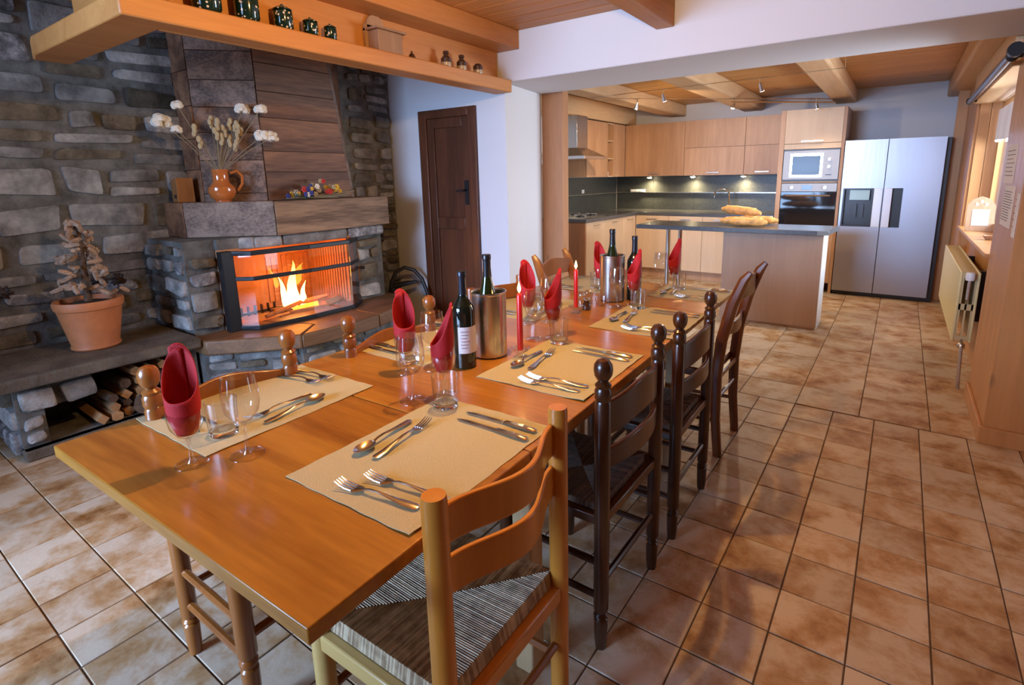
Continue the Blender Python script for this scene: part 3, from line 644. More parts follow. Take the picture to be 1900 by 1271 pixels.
# firebox
fb = obj('firebox', MB().box(-4.065, -4.03, 1.63, 2.57, 0.40, 0.95).box(-4.03, -3.56, 1.605, 1.635, 0.40, 0.95).box(-4.03, -3.56, 2.565, 2.595, 0.40, 0.95).box(-4.065, -3.55, 1.61, 2.59, 0.37, 0.405).box(-4.065, -3.55, 1.61, 2.59, 0.935, 0.953), firebrick, fp, False)
ribs = MB()
for k in range(12): ribs.box(-3.98+k*0.034, -3.975+k*0.034+0.012, 2.552, 2.566, 0.44, 0.88)
for k in range(9): ribs.box(-4.032, -4.018, 2.16+k*0.042, 2.175+k*0.042, 0.44, 0.80)
obj('rib', ribs, firebrick, fb, False, kind='stuff')
obj('ash_bed', MB().grid(lambda u, v: (-4.02+0.44*u, 1.65+0.9*v, 0.408+0.018*math.sin(u*9)*math.sin(v*14)), 8, 14, 0.003), ash, fb)
gr = MB()
for k in range(6): gr.box(-3.90, -3.885, 1.86+0.05*k, 1.872+0.05*k, 0.405, 0.475)
gr.box(-3.90, -3.885, 1.84, 2.5, 0.415, 0.43)
obj('grate', gr, iron, fp, False)
# bowed glass door: frame and panes
def bow(off=0.0): return [(-3.50-off, 1.63), (-3.37-off, 1.72+off*0.3), (-3.33-off, 2.10), (-3.33-off, 2.43-off*0.3), (-3.44-off, 2.585)]
def ribbon(z0, z1, t, off):
    a = bow(off); b = bow(off+t); mb = MB()
    for i in range(4): mb.hex([(*a[i], z0), (*a[i+1], z0), (*b[i+1], z0), (*b[i], z0), (*a[i], z1), (*a[i+1], z1), (*b[i+1], z1), (*b[i], z1)])
    return mb
obj('door_rail', ribbon(0.426, 0.455, 0.03, 0), iron, fp, True, bevel=0.004)
obj('door_rail', ribbon(0.752, 0.778, 0.02, 0.005), iron, fp, True, bevel=0.004)
obj('door_rail', ribbon(0.915, 0.945, 0.03, 0), iron, fp, True, bevel=0.004)
obj('frame_post', MB().box(-3.53, -3.47, 1.585, 1.66, 0.426, 0.945), iron, fp, False, bevel=0.004)
obj('frame_post', MB().box(-3.52, -3.48, 2.565, 2.60, 0.426, 0.945), iron, fp, False, bevel=0.004)
obj('door_handle', MB().tube([(-3.47, 2.60, 0.70), (-3.44, 2.63, 0.70)], 0.012), iron, fp)
for i in range(4):
    a = bow(0.012); obj('pane', MB().hex([(*a[i], 0.455), (*a[i+1], 0.455), (a[i+1][0]-.003, a[i+1][1], 0.455), (a[i][0]-.003, a[i][1], 0.455), (*a[i], 0.915), (*a[i+1], 0.915), (a[i+1][0]-.003, a[i+1][1], 0.915), (a[i][0]-.003, a[i][1], 0.915)]), pane_g, fp, False)
# mantel beams (mitred) and hood planks
def quadprism(a, b, c, d, z0, z1): return MB().prism([a, b, c, d], z0, z1)
obj('mantel_beam', quadprism((-4.09, 1.55), (-3.825, 1.55), (-3.87, 1.66), (-4.09, 1.66), 1.022, 1.248), old_red, fp, True, bevel=0.006)
obj('mantel_beam', quadprism((-3.822, 1.552), (-3.402, 1.925), (-3.53, 1.985), (-3.87, 1.67), 1.022, 1.25), wood('mantel_grey_oak', (0.085, 0.05, 0.035), (0.29, 0.21, 0.155), 'x', 5, 0.7, 0, 0.6, 0.05, True, 2.0), fp, True, bevel=0.006)
obj('mantel_beam', quadprism((-3.40, 1.928), (-3.43, 2.90), (-3.54, 2.90), (-3.53, 1.988), 1.022, 1.246), mantel_w, fp, True, bevel=0.006)
obj('mantel_top', MB().prism([(-4.09, 1.60), (-3.85, 1.60), (-3.47, 1.95), (-3.48, 2.88), (-4.09, 2.88)], 1.20, 1.243), hearth_w, fp, False)
obj('hood_core', MB().prism([(-4.09, 1.74), (-3.895, 1.74), (-3.625, 2.02), (-3.625, 2.60), (-3.87, 2.85), (-4.09, 2.85)], 1.243, 2.42), old_red, fp, False)
def hood_planks(P0, P1, cuts, mat, seed, taper=0.0):
    r = random.Random(seed); d = Vector((P1[0]-P0[0], P1[1]-P0[1], 0)); n = Vector((d.y, -d.x, 0)).normalized()
    for a, b in zip(cuts[:-1], cuts[1:]):
        e = r.uniform(0.0, 0.004); ta = taper*(a-1.25); tb = taper*(b-1.25); dn = d.normalized()
        def P(t, z, off, tt): q = Vector((P0[0], P0[1], 0))+d*t-(dn*tt if t == 1 else Vector((0, 0, 0)))+n*off; return (q.x, q.y, z)
        o = 0.012+e
        obj('plank', MB().hex([P(0, a+.002, o, ta), P(1, a+.002, o, ta), P(1, a+.002, -.006, ta), P(0, a+.002, -.006, ta), P(0, b-.002, o, tb), P(1, b-.002, o, tb), P(1, b-.002, -.006, tb), P(0, b-.002, -.006, tb)]), mat, fp, False, bevel=0.0015, bseg=1)
hood_planks((-4.09, 1.73), (-3.885, 1.73), (1.245, 1.46, 1.66, 1.87, 2.09, 2.41), old_red, 1)
hood_planks((-3.885, 1.73), (-3.612, 2.01), (1.245, 1.30, 1.52, 1.70, 1.86, 2.03, 2.21, 2.41), wood('hood_grey_board', (0.07, 0.036, 0.02), (0.27, 0.155, 0.10), 'x', 5, 0.7, 0, 0.5, 0.12, True, 1.9), 2)
hood_planks((-3.612, 2.01), (-3.612, 2.69), (1.245, 1.44, 1.58, 1.80, 1.97, 2.15, 2.41), old_red, 3, 0.13)
obj('hood_trim', MB().hex([(-3.62, 2.69, 1.245), (-3.60, 2.69, 1.245), (-3.60, 2.71, 1.245), (-3.62, 2.71, 1.245), (-3.62, 2.54, 2.41), (-3.60, 2.54, 2.41), (-3.60, 2.56, 2.41), (-3.62, 2.56, 2.41)]), old_x, fp, False)
# fire: flames, logs, kindling
ft = thing('fire', 'yellow-white flames rising from burning wood in the hearth', 'fire', (-3.74, 2.20, 0.41))
def tongue(c, h, r, seed, lean=(0, 0)):
    rr = random.Random(seed); mb = MB(); n = 12; prof = [(0.45, 0), (0.85, 0.10), (1.0, 0.22), (0.82, 0.38), (0.66, 0.52), (0.52, 0.66), (0.34, 0.8), (0.14, 0.92), (0.01, 1.0)]
    ph = rr.uniform(0, 6)
    for j, (q, z) in enumerate(prof):
        cx = c[0]+lean[0]*z*z+0.1*r*math.sin(z*9+ph); cy = c[1]+lean[1]*z*z+0.35*r*math.sin(z*7+ph+1)*z
        for k in range(n):
            a = 2*PI*k/n; w_ = 1+0.18*math.sin(3*a+z*8+ph); mb.v.append((cx+r*q*w_*math.cos(a)*0.6, cy+r*q*w_*math.sin(a), c[2]+h*z))
    for j in range(len(prof)-1):
        for k in range(n): mb.f.append((j*n+k, j*n+(k+1) % n, (j+1)*n+(k+1) % n, (j+1)*n+k))
    mb.mi = [0]*len(mb.f); return mb
obj('flame', tongue((-3.74, 2.185, 0.43), 0.36, 0.048, 1, (0, 0.02)), fire_f, ft)
obj('flame', tongue((-3.72, 2.25, 0.43), 0.20, 0.028, 2, (0, 0.03)), fire_f, ft)
obj('flame', tongue((-3.76, 2.14, 0.43), 0.26, 0.03, 4, (0, -0.05)), fire_f, ft)
obj('flame', tongue((-3.76, 2.22, 0.60), 0.16, 0.05, 5, (0, 0.10)), fire_edge, ft)
obj('flame', tongue((-3.78, 2.09, 0.60), 0.17, 0.018, 6, (0, -0.05)), fire_edge, ft)
LOGS = [((-3.66, 1.92, 0.43), (-3.70, 2.22, 0.475), 0.016, 'long thin kindling stick left of the flames'), ((-3.62, 2.08, 0.425), (-3.56, 2.36, 0.43), 0.02, 'split stick at the front of the fire'),
        ((-3.80, 2.10, 0.44), (-3.62, 2.40, 0.50), 0.018, 'long stick leaning to the right of the flames'), ((-3.62, 2.36, 0.43), (-3.66, 2.52, 0.45), 0.038, 'broad split log at the right of the hearth'),
        ((-3.58, 1.98, 0.42), (-3.64, 2.20, 0.425), 0.014, 'charred twig in front of the fire'), ((-3.76, 2.02, 0.425), (-3.84, 2.34, 0.43), 0.03, 'burning log beneath the flames'),
        ((-3.68, 2.14, 0.43), (-3.60, 2.30, 0.46), 0.022, 'short glowing log in the middle of the fire')]
for i, (a, b, r, l) in enumerate(LOGS):
    obj('firewood', MB().tube([a, ((a[0]+b[0])/2, (a[1]+b[1])/2+0.01, (a[2]+b[2])/2), b], [r, r*1.05, r*0.9], 6), ember if i == 6 else (log_w if i in (3, 0, 1, 2) else char), None, False, label=l, cat='firewood', group='wood burning in the fireplace')

# ------------------------------------------------------------------ stone bench with log niche
bn = thing('stone_bench', 'low stone bench with thick slab and firewood niche against the stone wall', 'bench', (-3.8, 0.95, 0))
obj('slab', MB().prism([(-4.09, 0.46), (-3.47, 0.46), (-3.46, 1.05), (-3.44, 1.395), (-4.09, 1.395)], 0.385, 0.45), slab_m, bn, True, bevel=0.012)
obj('masonry', MB().box(-4.09, -3.98, 0.55, 1.40, 0, 0.385).box(-3.98, -3.56, 0.555, 0.66, 0, 0.385).box(-3.98, -3.56, 1.32, 1.40, 0, 0.385).box(-3.98, -3.52, 0.555, 1.40, 0, 0.055).box(-3.98, -3.60, 0.66, 0.88, 0.235, 0.385), mortar, bn, False)
course_stones(bn, (-3.56, 0.56, 0.225), (0, 1, 0), (0, 0, 1), 0.34, 0.16, 0.16, 0.17, 0.16, 0.22, 0.03, 31, SM, gap=0.01)
course_stones(bn, (-3.56, 0.56, 0.06), (0, 1, 0), (0, 0, 1), 0.10, 0.165, 0.08, 0.17, 0.10, 0.12, 0.03, 32, SM, gap=0.01)
course_stones(bn, (-4.09, 0.555, 0.0), (1, 0, 0), (0, 0, 1), 0.53, 0.385, 0.10, 0.18, 0.16, 0.28, 0.03, 33, SM, gap=0.01)
obj('kerb_stone', B(-3.57, -3.505, 0.545, 1.40, 0, 0.055), slab_m, bn, True, bevel=0.008)
r = random.Random(5); k = 0
rows = [(0.082, 7), (0.135, 6), (0.188, 6), (0.245, 5), (0.30, 4)]
NAMES = ['bottom', 'second', 'third', 'fourth', 'top']
ORD = ['leftmost', 'second from the left', 'third from the left', 'fourth from the left', 'fifth from the left', 'sixth from the left', 'rightmost']
for ri, (z, n) in enumerate(rows):
    for c in range(n):
        yy = 1.29-(n-1-c)*0.066-r.uniform(0, 0.01); rad = r.uniform(0.024, 0.031)
        if ri >= 3 and yy < 0.9: yy = 0.91+c*0.06
        a = Vector((-3.93, yy+r.uniform(-.015, .015), z)); b = Vector((-3.575+r.uniform(-.02, .02), yy, z+r.uniform(-.004, .006)))
        mb = MB().tube([a, b], rad, r.choice([5, 6, 4]), upv=(0, r.uniform(-1, 1), 1))
        obj('log', mb, [log_w, log_w, bark][r.randrange(3)] if k % 5 else log_w, None, False, label='split log, %s in the %s row of the bench niche' % (ORD[c] if c < n-1 else 'rightmost', NAMES[ri]), cat='log', group='firewood stacked under the stone bench'); k += 1
t = thing('round_log', 'thick round log lying in front of the stacked firewood', 'log', (-3.47, 1.16, 0))
obj('trunk', MB().tube([(-3.563, 1.10, 0.115), (-3.512, 1.08, 0.115)], 0.057, 14), bark, t)
t.location.z = 0
for o in t.children: pass

# pot with driftwood tree
pt = thing('flower_pot', 'large terracotta pot standing on the stone bench', 'pot', (-3.78, 0.98, 0.451))
PC = (-3.78, 0.98, 0.451)
obj('pot', MB().lathe([(0.105, 0), (0.118, 0.012), (0.112, 0.03), (0.15, 0.235), (0.158, 0.24), (0.163, 0.27), (0.158, 0.285), (0.146, 0.285), (0.142, 0.25), (0.05, 0.25)], PC, 32), cotta, pt)
obj('soil', MB().lathe([(0.143, 0.252), (0.07, 0.27), (0.001, 0.275)], PC, 24, (False, False)), soil, pt)
tr = thing('driftwood_tree', 'small tree built of pale driftwood pieces growing from the terracotta pot', 'decoration', (PC[0], PC[1], PC[2]+0.27))
r = random.Random(12); tz = PC[2]+0.27
obj('trunk', MB().tube([(PC[0], PC[1], tz), (PC[0]-.01, PC[1]+.01, tz+.2), (PC[0], PC[1]+.015, tz+.44)], [0.02, 0.014, 0.008], 8), bark, tr)
for i in range(64):
    h = r.random(); sp = 0.165*(1-h*0.88)+0.02; a = r.uniform(0, 2*PI); rr_ = sp*r.uniform(0.3, 1)
    p = Vector((PC[0]+rr_*math.cos(a), PC[1]+rr_*math.sin(a), tz+0.03+0.42*h)); d = Vector((r.uniform(-1, 1), r.uniform(-1, 1), r.uniform(-.6, .8))).normalized()*r.uniform(0.02, 0.035)
    obj('wood_piece', MB().tube([p-d, p, p+d], [0.010, 0.0145, 0.010], 7), drift, tr)
for (x, yy, z, l) in ((-3.86, 1.07, tz+0.10, 'dark pine cone at the right rim of the terracotta pot'), (-4.0, 1.20, 0.79, 'dark pine cone stuck on the stone wall right of the pot'), (-4.0, 0.68, 0.80, 'dark dried tuft on the stone wall left of the pot')):
    mb = MB(); rr = random.Random(int(yy*100))
    for k in range(40):
        a = rr.uniform(0, 2*PI); e = rr.uniform(-1, 1); d = Vector((math.cos(a)*math.sqrt(1-e*e), math.sin(a)*math.sqrt(1-e*e), e)); q = Vector((x, yy, z))
        mb.tube([q, q+d*0.045], [0.014, 0.004], 4)
    mb.ball((x, yy, z), 0.03); obj('pine_cone', mb, cone_m, None, False, label=l, cat='pine cone')
obj('nail', MB().tube([(-4.1, 0.98, 0.95), (-4.03, 1.0, 1.0)], 0.01), drift, None) if False else None

# ------------------------------------------------------------------ things on the mantel
MZ = 1.2505
jg = thing('jug', 'glazed orange stoneware jug with handle on the mantel', 'jug', (-3.70, 1.755, MZ))
JC = (-3.70, 1.755, MZ-0.007)
obj('body', MB().lathe([(0.05, 0), (0.052, 0.006), (0.045, 0.014), (0.07, 0.035), (0.082, 0.07), (0.078, 0.10), (0.05, 0.13), (0.046, 0.15), (0.047, 0.20), (0.052, 0.215), (0.047, 0.215), (0.042, 0.19), (0.042, 0.13)], JC, 30, (True, True)), jug_m, jg)
obj('handle', MB().tube([(JC[0]+0.02+.02, JC[1]+0.045, JC[2]+0.19), (JC[0]+.05, JC[1]+0.085, JC[2]+0.205), (JC[0]+.06, JC[1]+0.11, JC[2]+0.17), (JC[0]+.06, JC[1]+0.105, JC[2]+0.12), (JC[0]+.05, JC[1]+0.075, JC[2]+0.075)], 0.009, 8), jug_m, jg)
def flower(kind, head, label, lean=0):
    b = Vector((JC[0], JC[1], JC[2]+0.06)); neck = Vector((JC[0]+(head[0]-JC[0])*0.08, JC[1]+(head[1]-JC[1])*0.10, JC[2]+0.215)); h = Vector(head)
    names = {'rose': ('dried_rose', 'flower'), 'poppy': ('dried_seed_stem', 'dried stem')}
    nm, ct = names[kind]
    t = thing(nm, label, ct, (b.x, b.y, b.z), group='dried flowers in the orange jug')
    obj('stem', MB().tube([b, neck, (neck+h)/2+Vector((0, 0, 0.01)), h], 0.0025, 5), stem_m, t)
    rr = random.Random(int(abs(head[1])*1000))
    if kind == 'rose':
        mb = MB(); R_ = lean*1.3
        for k in range(22):
            a = rr.uniform(0, 2*PI); e = rr.uniform(-0.5, 1); d = Vector((math.cos(a)*math.sqrt(max(0, 1-e*e)), math.sin(a)*math.sqrt(max(0, 1-e*e)), e))
            q = h+d*R_*0.62; mb.ball(q, R_*0.5, 6, 4, (1, 1, 0.8))
        obj('bloom', mb, cream, t, True)
    else:
        mb = MB()
        for k in range(3): mb.ball(h+Vector((rr.uniform(-.008, .008), rr.uniform(-.012, .012), -0.022*k)), 0.015-0.001*k, 7, 5, (1, 1, 1.5))
        obj('seed_head', mb, wheat, t)
for hd, R_, l in (((-3.80, 1.50, 1.745), 0.042, 'large cream dried flower leaning furthest left'), ((-3.76, 1.56, 1.70), 0.024, 'smaller cream bloom below the left large flower'), ((-3.76, 1.585, 1.845), 0.026, 'small white dried bud at upper left of the jug'),
                  ((-3.60, 1.90, 1.835), 0.034, 'round cream flower above the seed heads'), ((-3.50, 1.965, 1.835), 0.03, 'white tulip-shaped bud at upper right of the jug'),
                  ((-3.49, 1.95, 1.665), 0.036, 'cream dried flower leaning right, lower'), ((-3.47, 2.0, 1.66), 0.034, 'cream dried flower at the far right of the jug')):
    flower('rose', hd, l, R_)
for i, hd in enumerate([(-3.72, 1.645, 1.72), (-3.70, 1.665, 1.645), (-3.66, 1.76, 1.76), (-3.66, 1.80, 1.72), (-3.66, 1.83, 1.765), (-3.64, 1.86, 1.75), (-3.66, 1.78, 1.67), (-3.62, 1.86, 1.70), (-3.65, 1.82, 1.66), (-3.62, 1.875, 1.73), (-3.66, 1.75, 1.70), (-3.63, 1.84, 1.63), (-3.70, 1.74, 1.775)]):
    flower('poppy', hd, 'pale dried seed stem standing among others in the orange jug')
bx = thing('wooden_box', 'small brown wooden box on the left end of the mantel', 'box', (-4.0, 1.63, MZ))
obj('box_body', MB().hex([(-4.06, 1.60, 1.249), (-3.93, 1.58, 1.249), (-3.92, 1.68, 1.249), (-4.06, 1.69, 1.249), (-4.06, 1.60, 1.39), (-3.93, 1.58, 1.41), (-3.92, 1.68, 1.41), (-4.06, 1.69, 1.39)]), wood('birdhouse_wood', (0.20, 0.075, 0.02), (0.36, 0.15, 0.045), 'z', 8, 0.5), bx, False, bevel=0.003)
obj('opening', MB().box(-3.985, -3.955, 1.5795, 1.587, 1.275, 1.30), cone_m, bx, False)
fl = thing('dried_bouquet', 'colourful dried flower arrangement lying on the mantel', 'bouquet', (-3.5, 2.33, 1.247))
r = random.Random(21)
mb = MB()
for k in range(60):
    a = Vector((-3.50+r.uniform(-.02, .02), 2.30+r.uniform(-.1, .1), 1.26)); yy = r.uniform(2.07, 2.62)
    mb.tube([a, (-3.50+r.uniform(-.07, .06), yy, 1.25+r.uniform(0.004, 0.06))], 0.003, 4)
obj('twigs', mb, stem_m, fl)
for mt, n, nm in ((yel_f, 13, 'yellow_bloom'), (red_f, 5, 'red_bloom'), (blu_f, 7, 'blue_bloom'), (cream, 4, 'cream_bloom'), (wheat, 8, 'seed_head')):
    for k in range(n):
        yy = r.uniform(2.12, 2.52) if nm != 'blue_bloom' else r.uniform(2.08, 2.25); hgt = 0.12*(1-abs(yy-2.33)/0.3); z = 1.262+max(0.0, hgt)*r.uniform(0.2, 1)
        c = Vector((-3.47+r.uniform(-.05, .03), yy, z)); mb = MB(); q = r.uniform(0.012, 0.019)
        for j in range(6):
            a = 2*PI*j/6; mb.ball(c+Vector((0.3*q, math.cos(a)*q*0.8, math.sin(a)*q*0.8)), q*0.5, 5, 3)
        mb.ball(c+Vector((q*0.6, 0, 0)), q*0.45, 5, 3); obj(nm, mb, mt, fl)
mb = MB()
for k in range(14):
    p = Vector((-3.47+r.uniform(-.04, .04), 2.10+r.uniform(0, .16), 1.255+r.uniform(0, .04))); mb.tube([p, p+Vector((r.uniform(-.02, .03), r.uniform(-.05, .03), r.uniform(0, .03)))], [0.007, 0.001], 4)
obj('leaves', mb, grn_f, fl)

# black hose and tool by the hearth
hz = thing('hose_tool', 'black fireside tool with an arched flexible hose beside the hearth', 'tool', (-3.62, 3.1, 0.0))
obj('body', MB().lathe([(0.10, 0), (0.11, 0.02), (0.11, 0.26), (0.09, 0.33), (0.03, 0.36), (0.03, 0.42)], (-3.70, 3.12, 0), 20), hose_m, hz)
pp = [(-3.72, 3.11, 0.36), (-3.70, 3.10, 0.47), (-3.68, 3.14, 0.56), (-3.63, 3.20, 0.60), (-3.56, 3.25, 0.575), (-3.49, 3.27, 0.50), (-3.44, 3.28, 0.38), (-3.42, 3.28, 0.2), (-3.43, 3.25, 0.03)]
obj('hose', MB().tube(pp, 0.017, 10), hose_m, hz)
obj('nozzle', MB().tube([(-3.72, 3.12, 0.43), (-3.60, 3.2, 0.46), (-3.52, 3.24, 0.475)], [0.03, 0.022, 0.012], 8), hose_m, hz)
obj('poker', MB().tube([(-3.66, 2.99, 0.0), (-3.74, 3.00, 0.62)], 0.007, 6).tube([(-3.74, 3.0, 0.60), (-3.70, 2.97, 0.64)], 0.02, 6), iron, None, label='black iron poker leaning beside the stone fireplace', cat='poker')

# ------------------------------------------------------------------ table
PHI = 0.028
tb = thing('dining_table', 'long honey-coloured wooden extending dining table set for eight', 'table', (-0.632, 0.335, 0), PHI)
W_, Ln, ZT = 1.015, 2.60, 0.75
def tp(name, x0, x1, y0, y1, z0, z1, m, **k): return obj(name, B(x0, x1, y0, y1, z0, z1), m, tb, True, local=True, **k)
tp('table_leaf', -W_, 0, 0, 0.577, ZT-0.030, ZT, table_w, bevel=0.003)
tp('tabletop', -W_, 0, 0.580, 2.02, ZT-0.030, ZT, table_w, bevel=0.003)
tp('table_leaf', -W_, 0, 2.023, Ln, ZT-0.030, ZT, table_w, bevel=0.003)
tp('apron', -W_+0.09, -0.09, 0.66, 0.685, ZT-0.13, ZT-0.03, table_edge)
tp('apron', -W_+0.09, -0.09, 1.915, 1.94, ZT-0.13, ZT-0.03, table_edge)
tp('apron', -0.115, -0.09, 0.685, 1.915, ZT-0.13, ZT-0.03, table_edge)
tp('apron', -W_+0.09, -W_+0.115, 0.685, 1.915, ZT-0.13, ZT-0.03, table_edge)
for x in (-0.76, -0.285):
    tp('leaf_runner', x, x+0.045, 0.03, 0.66, ZT-0.062, ZT-0.03, table_edge); tp('leaf_runner', x, x+0.045, 1.94, Ln-0.03, ZT-0.062, ZT-0.03, table_edge)
for x, yy in ((-0.125, 0.665), (-W_+0.065, 0.665), (-0.125, 1.875), (-W_+0.065, 1.875)):
    tp('leg', x, x+0.06, yy, yy+0.06, 0, ZT-0.03, pale_leg, bevel=0.006)

# ------------------------------------------------------------------ chairs
def rush_seat(w, d, z, t=0.022):
    """four triangular rush sectors of cords that wrap over each rail"""
    mb = MB(); nseg = 74; hw, hd = w/2, d/2; ridge = min(hw, hd)
    mb.box(-hw+.006, hw-.006, -hd+.006, hd-.006, z-t, z-0.0135)
    def cord(a, b, c, wd):
        a, b, c = Vector(a), Vector(b), Vector(c); d_ = (c-b).normalized() if (c-b).length > 1e-5 else Vector((1, 0, 0)); s = Vector((-d_.y, d_.x, 0))*wd*0.5
        h = 0.0035
        mb.cur = random.choice((0, 0, 1, 1, 2))
        vs = [a-s, a+s, b-s, b+Vector((0, 0, h)), b+s, c-s*0.9, c+Vector((0, 0, h)), c+s*0.9]
        mb.add(vs, [(0, 1, 4, 3), (0, 3, 2), (2, 3, 6, 5), (3, 4, 7, 6)])
    def top(x, y): return z-0.010*max(0, 1-(max(abs(x)/hw, abs(y)/hd)))
    for i in range(nseg):
        f = (i+0.5)/nseg*2-1; j = random.uniform(-.0008, .0008)
        # front/back rails (cords run in y)
        x = f*hw; yin = hd*abs(f)+0.002 if abs(f) > 0.25 else 0.0
        yin = max(0.0, hd-(hw-abs(x))*hd/hw)
        for s in (-1, 1):
            cord((x, s*(hd+.003), z-t), (x, s*(hd-.004), z+j), (x+random.uniform(-.001, .001), s*yin, top(x, yin)), 2*hw/nseg*1.05)
        y = f*hd; xin = max(0.0, hw-(hd-abs(y))*hw/hd)
        for s in (-1, 1):
            cord((s*(hw+.003), y, z-t), (s*(hw-.004), y, z+j), (s*xin, y+random.uniform(-.001, .001), top(xin, y)), 2*hd/nseg*1.05)
    return mb
def arc_slat(w, z0, z1, bow_, arch=0.0, dip=0.0, thick=0.014, n=16, y0=0.0, s_end=0.0):
    """curved slat between posts; bow_ = backwards bow; arch raises the top edge in the middle"""
    mb = MB(); vs = []; fs = []
    for i in range(n+1):
        u = i/n*2-1; c = (math.cos(PI*u)+1)/2 if s_end else 1-u*u
        y = y0-bow_*c; x = u*w/2; zt = z1+arch*((math.cos(PI*u)+1)/2); zb = z0+dip*((math.cos(PI*u)+1)/2)
        vs += [(x, y-thick/2, zb), (x, y+thick/2, zb), (x, y+thick/2, zt), (x, y-thick/2, zt)]
    for i in range(n):
        a, b = i*4, i*4+4
        fs += [(a+k, a+(k+1) % 4, b+(k+1) % 4, b+k) for k in range(4)]
    fs += [(3, 2, 1, 0), (n*4, n*4+1, n*4+2, n*4+3)]
    return mb.add(vs, fs)
def ladder_chair(m_, rm, nm='ladder_back_chair'):
    t = thing(nm); w_ = 0.39; dp = 0.34; yb, yf = -0.18, 0.16
    prof = [(0.016, 0), (0.019, 0.03), (0.021, 0.10), (0.016, 0.106), (0.022, 0.114), (0.016, 0.122), (0.022, 0.135), (0.0225, 0.40), (0.0225, 0.775), (0.0195, 0.783), (0.0235, 0.792), (0.0235, 0.812), (0.020, 0.820), (0.023, 0.828), (0.013, 0.838),
            (0.017, 0.843), (0.0240, 0.855), (0.0262, 0.870), (0.0245, 0.885), (0.0165, 0.897), (0.002, 0.902)]
    for s in (-1, 1): obj('back_post', MB().lathe(prof, (s*w_/2, yb, 0), 16), m_, t, local=True)
    fprof = [(0.015, 0), (0.02, 0.03), (0.022, 0.13), (0.022, 0.145), (0.017, 0.152), (0.023, 0.162), (0.023, 0.17), (0.018, 0.178), (0.024, 0.19), (0.0245, 0.44), (0.018, 0.447)]
    for s in (-1, 1): obj('leg', MB().lathe(fprof, (s*w_/2, yf, 0), 16), m_, t, local=True)
    obj('top_slat', arc_slat(w_-0.03, 0.675, 0.775, 0.035, 0.025, 0.02, y0=yb), m_, t, bevel=0.004, local=True)
    obj('lower_slat', arc_slat(w_-0.03, 0.575, 0.635, 0.035, 0.012, 0.0, y0=yb), m_, t, bevel=0.004, local=True)
    obj('seat_frame', MB().box(-w_/2, w_/2, yb-0.01, yb+0.012, 0.405, 0.435).box(-w_/2, w_/2, yf-0.012, yf+0.01, 0.405, 0.435).box(-w_/2-.01, -w_/2+.012, yb, yf, 0.405, 0.435).box(w_/2-.012, w_/2+.01, yb, yf, 0.405, 0.435), m_, t, True, bevel=0.004, local=True)
    s_ = rush_seat(w_-0.036, dp-0.036, 0.447, 0.02); s_.xf(Matrix.Translation((0, (yb+yf)/2, 0))); obj('seat', s_, rm, t, True, local=True)
    for s in (-1, 1):
        for z in (0.17, 0.28): obj('stretcher', MB().tube([(s*w_/2, yb, z), (s*w_/2, yf, z)], 0.0105, 8), m_, t, local=True)
    obj('stretcher', MB().tube([(-w_/2, yf, 0.235), (w_/2, yf, 0.235)], 0.0125, 8), m_, t, local=True)
    obj('stretcher', MB().tube([(-w_/2, yb, 0.22), (w_/2, yb, 0.22)], 0.0105, 8), m_, t, local=True)
    return t
def plain_chair(m_, m2, rm):
    t = thing('slat_back_chair'); w_ = 0.395; yb, yf = -0.18, 0.19
    for s in (-1, 1): obj('back_post', MB().lathe([(0.019, 0), (0.0225, 0.04), (0.0225, 0.858), (0.0205, 0.866), (0.001, 0.8665)], (s*w_/2, yb, 0), 20), m_, t, local=True)
    for s in (-1, 1): obj('leg', MB().lathe([(0.019, 0), (0.0225, 0.04), (0.0225, 0.445), (0.018, 0.452)], (s*w_/2, yf, 0), 18), m2, t, local=True)
    obj('top_slat', arc_slat(w_-0.03, 0.757, 0.832, 0.055, 0.0, 0.0, 0.012, 20, yb+0.005, 1), m_, t, bevel=0.003, local=True)
    obj('lower_slat', arc_slat(w_-0.03, 0.655, 0.730, 0.055, 0.0, 0.0, 0.012, 20, yb+0.005, 1), m_, t, bevel=0.003, local=True)
    obj('seat_frame', MB().box(-w_/2, w_/2, yf-.014, yf+.012, 0.375, 0.415).box(-w_/2-.014, -w_/2+.012, yb, yf, 0.375, 0.415).box(w_/2-.012, w_/2+.014, yb, yf, 0.375, 0.415), m2, t, True, bevel=0.005, local=True)
    obj('seat_frame', MB().box(-w_/2, w_/2, yb-.014, yb+.012, 0.375, 0.415), m_, t, True, bevel=0.005, local=True)
    s_ = rush_seat(w_-0.02, yf-yb-0.02, 0.447, 0.03); s_.xf(Matrix.Translation((0, (yb+yf)/2, 0))); obj('seat', s_, rm, t, True, local=True)
    for s in (-1, 1): obj('stretcher', MB().tube([(s*w_/2, yb, 0.20), (s*w_/2, yf, 0.20)], 0.010, 8), mid_w, t, local=True)
    obj('stretcher', MB().tube([(-w_/2, yb, 0.25), (w_/2, yb, 0.25)], 0.010, 8), mid_w, t, local=True)
    obj('stretcher', MB().tube([(-w_/2, yf, 0.25), (w_/2, yf, 0.25)], 0.010, 8), mid_w, t, local=True)
    return t
